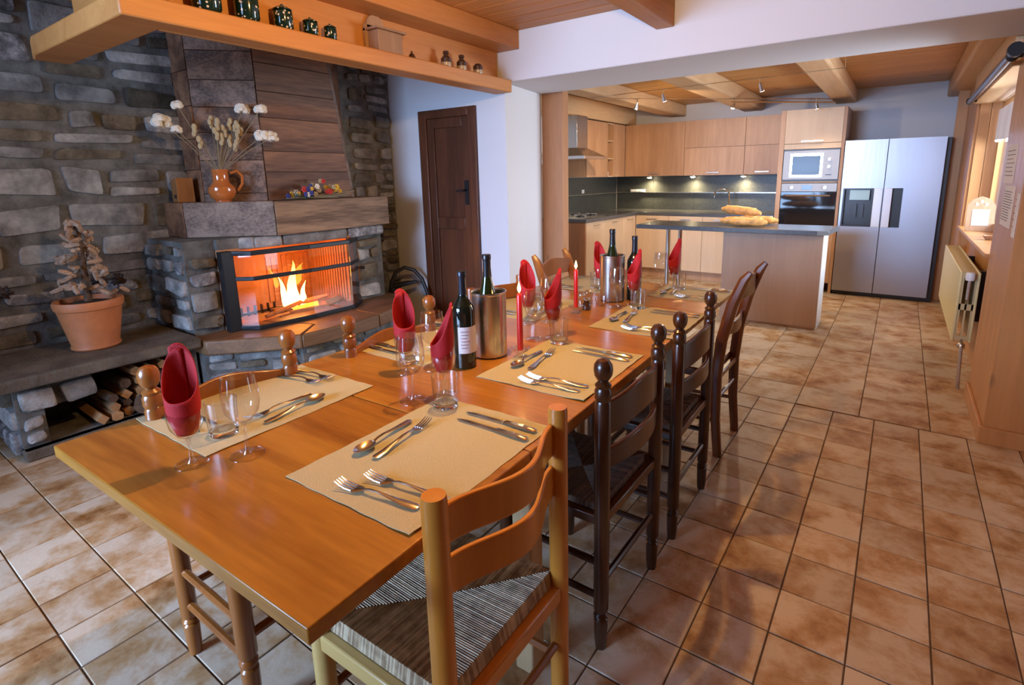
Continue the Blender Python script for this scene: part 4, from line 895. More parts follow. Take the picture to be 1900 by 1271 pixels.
def flared_chair(m_, rm):
    t = thing('flared_back_chair'); w_ = 0.33; yb, yf = -0.17, 0.17
    for s in (-1, 1):
        pts = [(s*w_/2, yb-0.02, 0), (s*w_/2, yb, 0.2), (s*w_/2, yb+0.005, 0.42), (s*w_/2, yb-0.01, 0.6), (s*(w_/2), yb-0.05, 0.78), (s*(w_/2), yb-0.095, 0.90), (s*w_/2, yb-0.12, 0.935)]
        obj('back_post', MB().tube(pts, [0.022, 0.024, 0.027, 0.028, 0.028, 0.024, 0.014], 8, (1.0, 0.75), upv=(0, 1, 0)), m_, t, local=True)
        obj('leg', MB().tube([(s*w_/2, yf, 0), (s*w_/2, yf, 0.44)], [0.018, 0.023], 8), m_, t, local=True)
    a = arc_slat(w_-0.02, 0.80, 0.885, 0.02, 0.015, 0.0, y0=0); a.xf(Matrix.Translation((0, yb-0.07, 0))); obj('top_slat', a, m_, t, bevel=0.004, local=True)
    a = arc_slat(w_-0.02, 0.62, 0.68, 0.02, 0.0, -0.01, y0=0); a.xf(Matrix.Translation((0, yb-0.018, 0))); obj('lower_slat', a, m_, t, bevel=0.004, local=True)
    obj('seat_frame', MB().box(-w_/2, w_/2, yb-.01, yf+.01, 0.395, 0.425), m_, t, True, bevel=0.006, local=True)
    s_ = MB().box(-w_/2-0.02, w_/2+0.02, yb+0.02, yf+0.03, 0.425, 0.447); obj('seat', s_, m_, t, True, bevel=0.008, local=True)
    for s in (-1, 1): obj('stretcher', MB().tube([(s*w_/2, yb, 0.19), (s*w_/2, yf, 0.17)], 0.011, 8), m_, t, local=True)
    obj('stretcher', MB().tube([(-w_/2, yb, 0.30), (w_/2, yb, 0.30)], 0.010, 8), m_, t, local=True)
    obj('stretcher', MB().tube([(-w_/2, yf, 0.20), (w_/2, yf, 0.20)], 0.010, 8), m_, t, local=True)
    return t
R = PI/2
Proto(plain_chair(blond, yellow_w, rush)).put((-0.765, 0.735, 0), R+0.02, 'blond wooden chair with round posts and straw seat, nearest the camera', 'chair', 'chairs on the right side of the table')
Ld = Proto(ladder_chair(dark_w, rush_d))
Ld.put((-0.785, 1.385, 0), R, 'dark brown knobbed ladder-back chair directly behind the blond chair', 'chair', 'chairs on the right side of the table')
Ld.put((-0.785, 1.965, 0), R+0.02, 'dark brown knobbed ladder-back chair, third along the right side', 'chair', 'chairs on the right side of the table')
Fl = Proto(flared_chair(wood('russet_chair_wood', (0.10, 0.028, 0.007), (0.19, 0.06, 0.013), 'z', 5, 0.28, 0.3, 0.04, 0.06, False), rush_d))
Fl.put((-0.815, 2.64, 0), R, 'brown chair with flared backward-leaning posts at the far right', 'chair', 'chairs on the right side of the table')
Lm = Proto(ladder_chair(mid_w, rush_d))
Lm.put((-1.425, 0.705, 0), -R, 'orange-brown knobbed ladder-back chair at the near left of the table', 'chair', 'chairs on the left side of the table')
Lm.put((-1.40, 1.31, 0), -R-0.02, 'orange-brown knobbed chair, second on the left before the fire', 'chair', 'chairs on the left side of the table')
Proto(plain_chair(mid_w, mid_w, rush_d)).put((-1.45, 2.03, 0), -R, 'plain round-post chair on the left behind the near steel cooler', 'chair', 'chairs on the left side of the table')
Proto(flared_chair(mid_w, rush_d)).put((-1.41, 2.62, 0), -R, 'brown flared-back chair at the far left beside the post', 'chair', 'chairs on the left side of the table')

# ------------------------------------------------------------------ placemats
def placemat(w, d, seed, curl):
    r = random.Random(seed); ph = [r.uniform(0, 6) for _ in range(6)]
    def fn(u, v):
        x = (u-0.5)*w; y = (v-0.5)*d
        ex = 0.0009*math.sin(v*33+ph[0])*(abs(u-0.5) > 0.49); ey = 0.0009*math.sin(u*29+ph[1])*(abs(v-0.5) > 0.49)
        z = 0.0008*math.sin(u*9+ph[2])+0.0008*math.sin(v*8+ph[3])
        for (cu, cv, h) in curl: dd = math.hypot((u-cu)*w, (v-cv)*d); z += h*max(0, 1-dd/0.10)**2
        return (x+ex, y+ey, z)
    return MB().grid(fn, 40, 40, 0.0016)
MATS_R = [(-0.850, 0.790, 0.37, 0.49), (-0.878, 1.437, 0.385, 0.455), (-0.855, 2.115, 0.37, 0.44), (-0.875, 2.745, 0.37, 0.33)]
MATS_L = [(-1.458, 0.725, 0.37, 0.49), (-1.47, 1.40, 0.37, 0.45), (-1.47, 2.06, 0.37, 0.44), (-1.49, 2.70, 0.37, 0.40)]
WH = {'R0': 'nearest placemat on the right side', 'R1': 'second placemat on the right side', 'R2': 'third placemat on the right side', 'R3': 'farthest placemat on the right side',
      'L0': 'nearest placemat on the left side', 'L1': 'second placemat on the left side', 'L2': 'third placemat on the left side', 'L3': 'farthest placemat on the left side'}
ZM = ZT+0.0034
for side, arr in (('R', MATS_R), ('L', MATS_L)):
    for i, (x, y, w_, d_) in enumerate(arr):
        curl = [(0.98, 0.02, 0.004)] if side == 'R' else [(0.0, 0.0, 0.004)]
        mb = placemat(w_, d_, i+(7 if side == 'L' else 0), curl); o = obj('placemat', mb, mat_m, None, True, local=True, label='beige linen placemat, the '+WH[side+str(i)].replace('placemat', 'one'), cat='placemat', group='linen placemats')
        o.location = (x, y, ZT+0.0022); o.rotation_euler = (0, 0, PHI)

# ------------------------------------------------------------------ cutlery (local: along +y towards the business end, z = 0 table)
def grow(path, wid, thk, n=None):
    """ribbon of given half widths following path (y,z)"""
    mb = MB(); vs = []; fs = []; m = len(path)
    for (y, z), w_, t_ in zip(path, wid, thk):
        vs += [(-w_, y, z), (-w_*0.55, y, z+t_), (w_*0.55, y, z+t_), (w_, y, z), (0, y, z-t_*0.4)]
    for i in range(m-1):
        a, b = i*5, i*5+5; fs += [(a+k, b+k, b+(k+1) % 5, a+(k+1) % 5) for k in range(5)]
    fs += [(0, 1, 2, 3, 4), tuple((m-1)*5+k for k in (4, 3, 2, 1, 0))]
    return mb.add(vs, fs)
HANDLE = [(-0.10, 0.004), (-0.095, 0.004), (-0.07, 0.0045), (-0.03, 0.008), (0.0, 0.0115), (0.02, 0.011), (0.035, 0.008)]
HW = [0.0055, 0.0095, 0.0105, 0.0055, 0.0036, 0.0034, 0.0045]
def make_fork(tall=True, L_=1.0):
    t = thing('fork'); hb = grow(HANDLE, HW, [0.0012, 0.002, 0.0022, 0.002, 0.002, 0.002, 0.0016])
    o = len(hb.v)
    hd = grow([(0.035, 0.008), (0.042, 0.0065), (0.052, 0.005), (0.060, 0.0048)], [0.0045, 0.010, 0.0125, 0.0125], [0.0016, 0.0014, 0.0012, 0.001]); hb.add(hd.v, hd.f)
    obj('handle', hb, steel, t, local=True)
    tn = MB()
    for k in range(4):
        x = (k-1.5)*0.0068
        tn.tube([(x, 0.059, 0.0055), (x, 0.075, 0.0065), (x, 0.090, 0.010), (x*0.97, 0.103, 0.0155)], [0.0021, 0.002, 0.0017, 0.0009], 5)
    obj('tines', tn, steel, t, local=True); return t
def make_spoon():
    t = thing('spoon'); hb = grow(HANDLE, HW, [0.0012, 0.002, 0.0022, 0.002, 0.002, 0.002, 0.0016]); obj('handle', hb, steel, t, local=True)
    def bowl(u, v):
        a = u*2*PI; r_ = v; y = 0.064+0.031*r_*math.cos(a); x = 0.0195*r_*math.sin(a)*(1-0.12*math.cos(a)); z = 0.0015+0.0085*r_*r_; return (x, y, z)
    obj('bowl', MB().grid(bowl, 24, 6, 0.0012), steel, t, local=True); return t
def make_knife():
    t = thing('knife')
    obj('handle', grow([(-0.11, 0.003), (-0.105, 0.004), (-0.07, 0.005), (-0.02, 0.005), (-0.012, 0.004)], [0.006, 0.0095, 0.0095, 0.0075, 0.0065], [0.002, 0.004, 0.004, 0.0035, 0.002]), steel, t, local=True)
    mb = MB(); pts = [(-0.0065, -0.013), (0.0065, -0.013), (0.0068, 0.04), (0.0065, 0.085), (0.002, 0.108), (-0.003, 0.112), (-0.0062, 0.098), (-0.0065, 0.05)]
    obj('blade', mb.prism(pts, 0.0022, 0.0036), steel, t, False, local=True); return t
PF, PS, PK = Proto(make_fork()), Proto(make_spoon()), Proto(make_knife())
def setting(key, x, y, w_, d_):
    s = 1 if key[0] == 'R' else -1; where = WH[key]; g = {'R': 'right', 'L': 'left'}[key[0]]
    # dx: towards the diner (outer table edge), dy: towards the diner's right
    def P(a, b): c, sn = math.cos(PHI), math.sin(PHI); X = a*s; Y = b*s; return (x+X*c-Y*sn, y+X*sn+Y*c, ZM)
    face = (R if s > 0 else -R)+PHI       # business end away from the diner
    sc_ = d_/0.49; jit = random.Random(key); j = lambda: jit.uniform(-0.05, 0.05)
    if key == 'R0': A = [(0.045, -0.195, 0.14), (0.075, -0.145, 0.14)]
    else: A = [(0.055, -0.20*sc_, 0.10+j()), (0.06, -0.155*sc_, 0.12+j())]
    PF.put(P(A[0][0], A[0][1]), face+A[0][2], 'steel table fork, outer of the pair on the '+where, 'fork', 'forks')
    PF.put(P(A[1][0], A[1][1]), face+A[1][2], 'steel table fork, inner of the pair on the '+where, 'fork', 'forks')
    PK.put(P(0.060, 0.195*sc_), face+j()*0.4, 'steel table knife, outer of the pair on the '+where, 'knife', 'knives')
    PK.put(P(0.065, 0.150*sc_), face+j()*0.4, 'steel table knife, inner of the pair on the '+where, 'knife', 'knives')
    PS.put(P(-0.135, -0.02), face+R+0.08+j(), 'steel dessert spoon at the top of the '+where, 'spoon', 'spoons')
    PF.put(P(-0.088, 0.0), face-R+0.10+j(), 'steel dessert fork lying below the spoon on the '+where, 'fork', 'forks')
for i, a in enumerate(MATS_R): setting('R%d' % i, *a)
for i, a in enumerate(MATS_L): setting('L%d' % i, *a)

# ------------------------------------------------------------------ glasses and napkins
def make_wine(h, rb, rbowl, rim, name):
    t = thing(name); zb = h*0.42
    obj('bowl', MB().lathe([(0.006, zb), (rbowl*0.55, zb+0.008), (rbowl*0.9, zb+0.028), (rbowl, zb+0.05), (rbowl*0.97, zb+(h-zb)*0.7), (rim, h), (rim-0.0012, h), (rbowl*0.95, zb+(h-zb)*0.7)], (0, 0, 0), 32, (False, False)), glass, t, local=True)
    obj('stem', MB().lathe([(0.010, 0.004), (0.0045, 0.014), (0.0035, 0.03), (0.0035, zb-0.012), (0.006, zb)], (0, 0, 0), 14), foot_g, t, local=True)
    obj('foot', MB().lathe([(rb, 0.0008), (rb*0.5, 0.003), (0.008, 0.0055)], (0, 0, 0), 32, (False, False)).tube([(rb*math.cos(a_*PI/18), rb*math.sin(a_*PI/18), 0.0012) for a_ in range(37)], 0.0009, 5, cap=False), foot_g, t, local=True)
    return t
def make_tumbler():
    t = thing('tumbler')
    obj('wall', MB().lathe([(0.032, 0.012), (0.034, 0.02), (0.0375, 0.092), (0.036, 0.092), (0.0335, 0.03)], (0, 0, 0), 32, (False, False)), glass, t, local=True)
    obj('base', MB().lathe([(0.030, 0.0), (0.0325, 0.003), (0.0335, 0.014), (0.030, 0.0165), (0.001, 0.0165)], (0, 0, 0), 32), solid_g, t, local=True)
    return t
def make_napkin():
    mb = MB(); nu, nv = 36, 12
    def fn(u, v):
        a = (u*1.12)*2*PI; rr_ = 0.0185+0.0125*min(1, v*2.2)+0.002*v+0.004*u
        k = (1+math.cos(a-0.25))/2; top = 0.083+0.112*k**1.5+0.012*(u-0.5)
        z = 0.002+v*top; tw = 0.12*v
        return (rr_*math.cos(a+tw)*(1-0.1*v*k), rr_*math.sin(a+tw), z)
    mb.grid(fn, nu, nv)
    o = obj('napkin', mb, napkin_m, None, True, local=True, angle=80)
    s = o.modifiers.new('solid', 'SOLIDIFY'); s.thickness = 0.0016; return o
PW = Proto(make_wine(0.195, 0.037, 0.0395, 0.034, 'wine_glass')); PN = Proto(make_wine(0.150, 0.034, 0.0355, 0.031, 'wine_glass'))
PT = Proto(make_tumbler()); PNK = Proto(make_napkin())
GL = {'L0': ((-1.263, 0.455), (-1.195, 0.545), (-1.345, 0.565), 2.2), 'R0': ((-1.047, 1.045), (-1.095, 0.965), (-0.985, 0.985), 0.6),
      'L1': ((-1.285, 1.115), (-1.235, 1.19), (-1.345, 1.18), 2.2), 'R1': ((-1.08, 1.69), (-1.125, 1.63), (-1.02, 1.635), 0.6),
      'L2': ((-1.29, 1.815), (-1.225, 1.885), (-1.33, 1.93), 2.2), 'R2': ((-1.03, 2.345), (-1.08, 2.26), (-0.985, 2.29), 0.6),
      'L3': ((-1.32, 2.545), (-1.28, 2.64), (-1.37, 2.60), 2.2), 'R3': ((-1.012, 2.85), (-1.085, 2.835), (-0.965, 2.80), 0.6)}
SIDE = {'L': 'left', 'R': 'right'}; NTH = ['nearest', 'second', 'third', 'farthest']
for key, (n_, e_, t_, ang) in GL.items():
    place = '%s setting on the %s side' % (NTH[int(key[1])], SIDE[key[0]])
    on = key == 'L0'
    PN.put((n_[0], n_[1], ZT+0.0005), 0, 'stemmed glass holding the red napkin at the '+place, 'glass', 'wine glasses')
    PNK.put((n_[0], n_[1], ZT+0.074), ang, 'red napkin folded upright in the glass of the '+place, 'napkin', 'red napkins')
    PW.put((e_[0], e_[1], ZT+0.0005), 0, 'empty clear wine glass at the '+place, 'glass', 'wine glasses')
    PT.put((t_[0], t_[1], ZT+(0.0032 if key in ('L0', 'R0', 'L1', 'R3') else 0.0032)), 0, 'thick-based clear tumbler at the '+place, 'glass', 'tumblers')

# ------------------------------------------------------------------ bottles, coolers, candles, cruets
def bottle(x, y, z, label, body, capm, lab=True, shape=0, sc_=1.0):
    t = thing('wine_bottle', label, 'bottle', (x, y, z)); c = (x, y, z)
    if shape == 0: pr = [(0.033, 0), (0.037, 0.004), (0.0375, 0.19), (0.036, 0.205), (0.027, 0.222), (0.0175, 0.238), (0.0145, 0.25)]
    else: pr = [(0.036, 0), (0.039, 0.004), (0.0395, 0.15), (0.036, 0.18), (0.027, 0.215), (0.019, 0.245), (0.0155, 0.265)]
    obj('glass_body', MB().lathe(pr, c, 28), body, t)
    z0 = pr[-1][1]; r0 = pr[-1][0]
    obj('foil_capsule', MB().lathe([(r0+.0006, z0-0.008), (r0+.0004, z0), (0.0142, z0+0.03), (0.0142, z0+0.056), (0.0158, z0+0.058), (0.0158, z0+0.073), (0.014, z0+0.076), (0.001, z0+0.076)], c, 22), capm, t)
    if lab:
        mb = MB(); n = 18
        for k in range(n+1):
            a = -1.9+1.0+2.3*k/n-0.5; q = 0.0379
            mb.v += [(x+q*math.cos(a), y+q*math.sin(a), z+0.055), (x+q*math.cos(a), y+q*math.sin(a), z+0.145)]
        for k in range(n): mb.f.append((2*k, 2*k+2, 2*k+3, 2*k+1)); mb.mi.append(0)
        lb = obj('label', mb, paper_m, t)
        tx = MB()
        for i in range(6):
            zz = z+0.128-i*0.011; n2 = 8; q = 0.0382; a0 = -1.15+0.05*(i % 2); a1 = a0+0.75-0.1*(i % 3)
            o = len(tx.v)
            for k in range(n2+1):
                a = a0+(a1-a0)*k/n2; tx.v += [(x+q*math.cos(a), y+q*math.sin(a), zz), (x+q*math.cos(a), y+q*math.sin(a), zz+0.002)]
            for k in range(n2): tx.f.append((o+2*k, o+2*k+2, o+2*k+3, o+2*k+1)); tx.mi.append(0)
        obj('print', tx, ink_red, lb)
    return t
bottle(-1.160, 1.262, ZT+.0005, 'dark red-wine bottle with white label left of the near cooler', bottle_g, foil)
bottle(-1.170, 1.403, ZT+.022, 'green wine bottle standing in the near steel cooler', green_g, foil_b, False, 1)
bottle(-1.172, 2.392, ZT+.022, 'green wine bottle standing in the far steel cooler', green_g, foil_b, False, 1)
bottle(-1.082, 2.462, ZT+.0005, 'dark wine bottle right of the far cooler', bottle_g, foil, False)
for x, y, l in ((-1.165, 1.400, 'brushed steel wine cooler beside the labelled bottle, nearest the camera'), (-1.170, 2.390, 'brushed steel wine cooler at the far end of the table')):
    t = thing('wine_cooler', l, 'wine cooler', (x, y, ZT), group='steel wine coolers')
    obj('shell', MB().lathe([(0.058, 0.003), (0.061, 0.006), (0.062, 0.225), (0.0645, 0.229), (0.0645, 0.234), (0.061, 0.234), (0.0575, 0.228), (0.0565, 0.02)], (x, y, ZT), 40), brush, t, angle=25)
    obj('base_ring', MB().lathe([(0.057, 0.0004), (0.060, 0.0008), (0.060, 0.006), (0.057, 0.006)], (x, y, ZT), 32), black_pl, t)
    obj('floor_plate', MB().lathe([(0.056, 0.018), (0.001, 0.0205)], (x, y, ZT), 24, (False, True)), brush, t)
for x, y, hgt, l, nm in ((-1.052, 1.43, 0.20, 'lit red taper candle right of the near cooler', 'nearer'), (-1.197, 2.07, 0.175, 'lit red taper candle in the middle of the table', 'farther')):
    c = (x, y, ZT+.0005)
    t = thing('candle_holder', 'small clear glass candle holder under the %s red candle' % nm, 'candle holder', c)
    obj('glass_dish', MB().lathe([(0.024, 0), (0.025, 0.003), (0.012, 0.010), (0.012, 0.018), (0.030, 0.028), (0.036, 0.036), (0.034, 0.036), (0.022, 0.030), (0.012, 0.028), (0.001, 0.028)], c, 28), foot_g, t)
    z0 = ZT+0.0295
    t = thing('candle', l, 'candle', (x, y, z0), group='red candles')
    obj('wax', MB().lathe([(0.0098, 0), (0.0105, 0.01), (0.0098, hgt-0.006), (0.007, hgt), (0.002, hgt-0.002)], (x, y, z0), 18), wax, t)
    obj('wick', MB().tube([(x, y, z0+hgt-.003), (x+.001, y, z0+hgt+0.009)], 0.0009, 5), wick, t)
    fl_ = MB().lathe([(0.001, 0.0), (0.005, 0.007), (0.0068, 0.014), (0.005, 0.024), (0.002, 0.034), (0.0003, 0.040)], (x, y, z0+hgt+0.004), 12, (False, False)); obj('flame', fl_, candle_f, t)
    light('candle_light', 'POINT', (x, y, z0+hgt+0.02), 0.55, (1.0, 0.55, 0.2), shadow_soft_size=0.012)
def shaker(x, y, label, top, name='salt_shaker', h=0.06, fill=None):
    t = thing(name, label, 'shaker', (x, y, ZT+.0005)); c = (x, y, ZT+.0005)
    obj('glass_body', MB().lathe([(0.017, 0), (0.020, 0.004), (0.019, h*0.45), (0.012, h*0.65), (0.016, h*0.8)], c, 18), glass if not fill else fill, t)
    obj('cap', MB().lathe([(0.0165, h*0.8), (0.0165, h*0.92), (0.010, h), (0.001, h)], c, 18), top, t)
shaker(-1.185, 2.150, 'small pepper shaker with dark band right of the middle candle', steel, 'pepper_shaker', 0.058, jar_dark)
shaker(-1.235, 2.19, 'glass salt shaker with steel cap behind the pepper shaker', steel, 'salt_shaker', 0.07)
shaker(-1.235, 2.255, 'glass shaker with steel cap between salt shaker and far cooler', steel, 'spice_shaker', 0.07)
t = thing('glass_dish', 'low clear glass dish beside the far steel cooler', 'dish', (-1.17, 2.27, ZT+.0005))
obj('bowl', MB().lathe([(0.02, 0), (0.026, 0.004), (0.034, 0.04), (0.0325, 0.04), (0.024, 0.008)], (-1.165, 2.265, ZT+.0005), 24, (True, False)), glass, t)

# dining lamp above the table, out of frame
lp = thing('pendant_lamp', 'black pendant lamp with a bare bulb over the dining table', 'lamp', (-1.12, 1.34, 2.2))
obj('socket', MB().lathe([(0.022, 0.045), (0.022, 0.06), (0.010, 0.09)], (-1.12, 1.34, 2.13), 14), iron, lp)
obj('cord', MB().tube([(-1.12, 1.34, 2.21), (-1.12, 1.34, 2.42)], 0.004), iron, lp)

# ------------------------------------------------------------------ kitchen
def handle_bar(parent, x0, x1, y, z, mat=brush): return obj('handle', MB().box(x0, x1, y-0.022, y-0.014, z-0.005, z+0.005).box(x0+.004, x0+.012, y-0.016, y, z-0.004, z+0.004).box(x1-.012, x1-.004, y-0.016, y, z-0.004, z+0.004), mat, parent, False)
FY = 6.86
xs = [(-3.0, -2.53), (-2.53, -2.08), (-2.08, -1.65), (-1.65, -1.235)]
LBL = ['first base cupboard from the corner on the back wall', 'second base cupboard from the corner on the back wall', 'third base cupboard from the corner on the back wall', 'base cupboard next to the oven tower']
for (a, b), l in zip(xs, LBL):
    t = thing('base_cabinet', 'beech '+l, 'cabinet', ((a+b)/2, 7.15, 0), group='base cupboards')
    obj('cabinet_body', B(a+.001, b-.001, FY+0.002, 7.49, 0.12, 0.845), cab_lt, t, False)
    d = obj('door', B(a+.002, b-.002, FY-0.018, FY, 0.125, 0.842), cab_lt, t, False, bevel=0.0015)
    handle_bar(d, (a+b)/2-0.07, (a+b)/2+0.07, FY-0.018, 0.80)
    obj('plinth', B(a, b, FY+0.05, FY+0.07, 0, 0.12), cab_z, t, False)
ys = [(5.43, 5.93), (5.93, 6.43), (6.43, 6.84)]
for (a, b), l in zip(ys, ('nearest base cupboard under the hob', 'middle base cupboard under the hob', 'base cupboard in the left corner')):
    t = thing('base_cabinet', 'pale beech '+l, 'cabinet', (-3.3, (a+b)/2, 0), group='base cupboards')
    obj('cabinet_body', B(-3.62, -3.022, a+.001, b-.001, 0.12, 0.845), cab_lt, t, False)
    d = obj('door', B(-3.02, -3.002, a+.002, b-.002, 0.125, 0.842), cab_lt, t, False, bevel=0.0015)
    obj('handle', MB().box(-2.988, -2.980, (a+b)/2-.07, (a+b)/2+.07, 0.795, 0.805).box(-3.002, -2.98, (a+b)/2-.066, (a+b)/2-.058, 0.796, 0.804).box(-3.002, -2.98, (a+b)/2+.058, (a+b)/2+.066, 0.796, 0.804), brush, d, False)
    obj('plinth', B(-3.10, -3.08, a, b, 0, 0.12), cab_z, t, False)
    if a < 5.5: obj('end_panel', B(-3.62, -3.002, 5.405, 5.428, 0, 0.845), post_w, t, False)
obj('worktop', MB().prism([(-3.625, 5.39), (-2.98, 5.39), (-2.98, 6.835), (-1.235, 6.835), (-1.235, 7.495), (-3.625, 7.495)], 0.848, 0.888), counter_m, None, True, bevel=0.003, label='dark slate worktop running round the kitchen corner', cat='worktop')
sp = thing('splashback', 'dark slate splashback with narrow metal rail behind the worktop', 'splashback', (-2.4, 7.48, 0.889))
for a, b in ((-3.60, -3.02), (-3.018, -2.42), (-2.418, -1.82), (-1.818, -1.235)): obj('panel', B(a, b, 7.485, 7.498, 0.889, 1.362), splash_m, sp, False)
obj('panel', B(-3.628, -3.615, 5.98, 7.484, 0.889, 1.362), splash_m, sp, False)
obj('rail', MB().box(-3.60, -1.235, 7.455, 7.485, 1.125, 1.135).box(-3.615, -3.585, 5.98, 7.485, 1.125, 1.135), brush, sp, False)
obj('steel_splash', B(-3.629, -3.618, 5.43, 5.976, 0.889, 1.53), brush, None, False, label='brushed steel splash panel below the extractor hood', cat='panel')
# wall cupboards
def wall_cab(a, b, l, split):
    t = thing('wall_cabinet', 'beech '+l, 'cabinet', ((a+b)/2, 7.3, 1.367), group='wall cupboards')
    obj('cabinet_body', B(a+.001, b-.001, 7.122, 7.494, 1.367, 2.068), cab_z, t, False)
    if split:
        obj('door', B(a+.002, b-.002, 7.104, 7.12, 1.722, 2.066), cab_z, t, False, bevel=0.0015)
        d = obj('door', B(a+.002, b-.002, 7.104, 7.12, 1.367, 1.718), cab_z, t, False, bevel=0.0015)
    else: d = obj('door', B(a+.002, b-.002, 7.104, 7.12, 1.367, 2.066), cab_z, t, False, bevel=0.0015)
    handle_bar(d, (a+b)/2-.08, (a+b)/2+.08, 7.104, 1.40)
wall_cab(-3.30, -2.445, 'wall cupboard with one tall door, left of three', False)
wall_cab(-2.445, -1.675, 'wall cupboard with split door, middle of three', True)
wall_cab(-1.675, -1.235, 'narrow wall cupboard next to the oven tower', True)
t = thing('wall_cabinet', 'beech wall cupboard right of the extractor hood', 'cabinet', (-3.46, 6.27, 1.367), group='wall cupboards')
obj('cabinet_body', B(-3.626, -3.322, 5.985, 6.555, 1.367, 2.068), cab_z, t, False); obj('door', B(-3.32, -3.302, 5.987, 6.553, 1.367, 2.066), cab_z, t, False, bevel=0.0015)
t = thing('open_shelf_unit', 'narrow open corner shelf unit between the wall cupboards', 'shelf', (-3.46, 6.65, 1.367))
obj('side_panel', B(-3.626, -3.302, 6.558, 6.572, 1.367, 2.068), cab_z, t, False); obj('side_panel', B(-3.626, -3.302, 6.73, 7.10, 1.367, 2.068), cab_z, t, False)
obj('back_panel', B(-3.626, -3.61, 6.572, 6.73, 1.367, 2.068), cab_z, t, False)
for z in (1.367, 1.60, 1.83, 2.054): obj('shelf', B(-3.61, -3.304, 6.572, 6.73, z, z+0.014), cab_lt, t, False)
obj('small_jar', MB().lathe([(0.02, 0), (0.024, 0.01), (0.024, 0.05), (0.016, 0.06), (0.016, 0.07)], (-3.36, 6.65, 1.3815), 16), white_pl, None, label='small white jar on the lowest open corner shelf', cat='jar')
# puck lights
for i, (x, l) in enumerate(((-3.03, 'left'), (-2.40, 'middle'), (-1.73, 'right'))):
    t = thing('under_cabinet_light', 'lit round spotlight under the wall cupboards, %s of three' % l, 'light', (x, 7.36, 1.35), group='lights under the cupboards')
    obj('housing', MB().lathe([(0.036, -0.004), (0.038, 0.0), (0.038, 0.0155)], (x, 7.36, 1.351), 20, (False, True)), brush, t)
    obj('bulb', MB().lathe([(0.001, -0.020), (0.022, -0.015), (0.034, -0.004)], (x, 7.36, 1.352), 16, (False, True)), bulb_m, t)
# extractor hood
t = thing('extractor_hood', 'stainless steel extractor hood with square chimney on the left wall', 'extractor hood', (-3.4, 5.7, 1.58))
obj('chimney', B(-3.625, -3.20, 5.56, 5.82, 1.70, 2.08), brush, t, True, bevel=0.002)
obj('canopy', MB().hex([(-3.625, 5.43, 1.61), (-3.03, 5.43, 1.61), (-3.03, 5.97, 1.61), (-3.625, 5.97, 1.61), (-3.625, 5.56, 1.71), (-3.20, 5.56, 1.71), (-3.20, 5.82, 1.71), (-3.625, 5.82, 1.71)]), brush, t, False)
obj('rim', B(-3.625, -3.025, 5.425, 5.975, 1.575, 1.612), chrome, t, True, bevel=0.002)
# hob
t = thing('gas_hob', 'steel gas hob with four burners on the left worktop', 'hob', (-3.3, 5.75, 0.889))
obj('plate', B(-3.56, -3.06, 5.46, 6.02, 0.8885, 0.896), brush, t, True, bevel=0.002)
for x, y in ((-3.42, 5.60), (-3.42, 5.88), (-3.18, 5.60), (-3.18, 5.88)):
    obj('burner', MB().lathe([(0.045, 0), (0.045, 0.012), (0.03, 0.018), (0.001, 0.018)], (x, y, 0.896), 16), iron, t)
    obj('pan_support', MB().box(x-.08, x+.08, y-.004, y+.004, 0.918, 0.926).box(x-.004, x+.004, y-.08, y+.08, 0.918, 0.926).box(x-.08, x-.072, y-.004, y+.004, 0.896, 0.918).box(x+.072, x+.08, y-.004, y+.004, 0.896, 0.918), steel, t, False)
obj('power_socket', MB().box(-3.36, -3.14, 7.44, 7.484, 1.137, 1.178).box(-3.34, -3.30, 7.436, 7.44, 1.145, 1.17).box(-3.28, -3.24, 7.436, 7.44, 1.145, 1.17).box(-3.22, -3.18, 7.436, 7.44, 1.145, 1.17), white_pl, None, True, bevel=0.002, label='white triple power socket above the rail on the dark splashback', cat='socket')
obj('power_socket', B(-3.614, -3.60, 6.40, 6.46, 1.15, 1.20), white_pl, None, True, bevel=0.002, label='white single socket on the left splashback near the hob', cat='socket')
t = thing('kitchen_tap', 'tall curved chrome kitchen tap behind the island', 'tap', (-1.86, 7.22, 0.889))
pts = [(-1.86, 7.22, 0.889), (-1.86, 7.22, 1.10)]+[(-1.86-0.095+0.095*math.cos(a), 7.22-0.02*(a/PI), 1.10+0.085*math.sin(a)) for a in [PI*k/10 for k in range(1, 11)]]+[(-2.05, 7.20, 1.075)]
obj('spout', MB().tube(pts, 0.011, 10), chrome, t); obj('lever', MB().tube([(-1.86, 7.22, 0.93), (-1.80, 7.19, 0.96)], 0.006), chrome, t); obj('base', MB().lathe([(0.024, 0), (0.022, 0.03), (0.014, 0.04)], (-1.86, 7.22, 0.889), 16), chrome, t)
# oven tower
ot = thing('oven_tower', 'tall beech cupboard holding microwave and oven', 'cabinet', (-0.89, 7.15, 0))
obj('side_panel', B(-1.230, -1.180, 6.842, 7.49, 0, 2.075), cab_z, ot, False, bevel=0.001); obj('side_panel', B(-0.598, -0.568, 6.842, 7.49, 0, 2.075), cab_z, ot, False, bevel=0.001)
obj('back_panel', B(-1.18, -0.598, 7.44, 7.49, 0, 2.075), cab_z, ot, False)
d = obj('door', B(-1.178, -0.600, 6.842, 6.862, 1.702, 2.073), cab_lt, ot, False, bevel=0.0015); handle_bar(d, -1.0, -0.78, 6.842, 1.725)
obj('filler_strip', B(-1.178, -0.600, 6.846, 6.862, 1.640, 1.698), cab_lt, ot, False)
obj('shelf', B(-1.18, -0.598, 6.87, 7.44, 1.262, 1.280), cab_z, ot, False); obj('shelf', B(-1.18, -0.598, 6.87, 7.44, 0.70, 0.718), cab_z, ot, False)
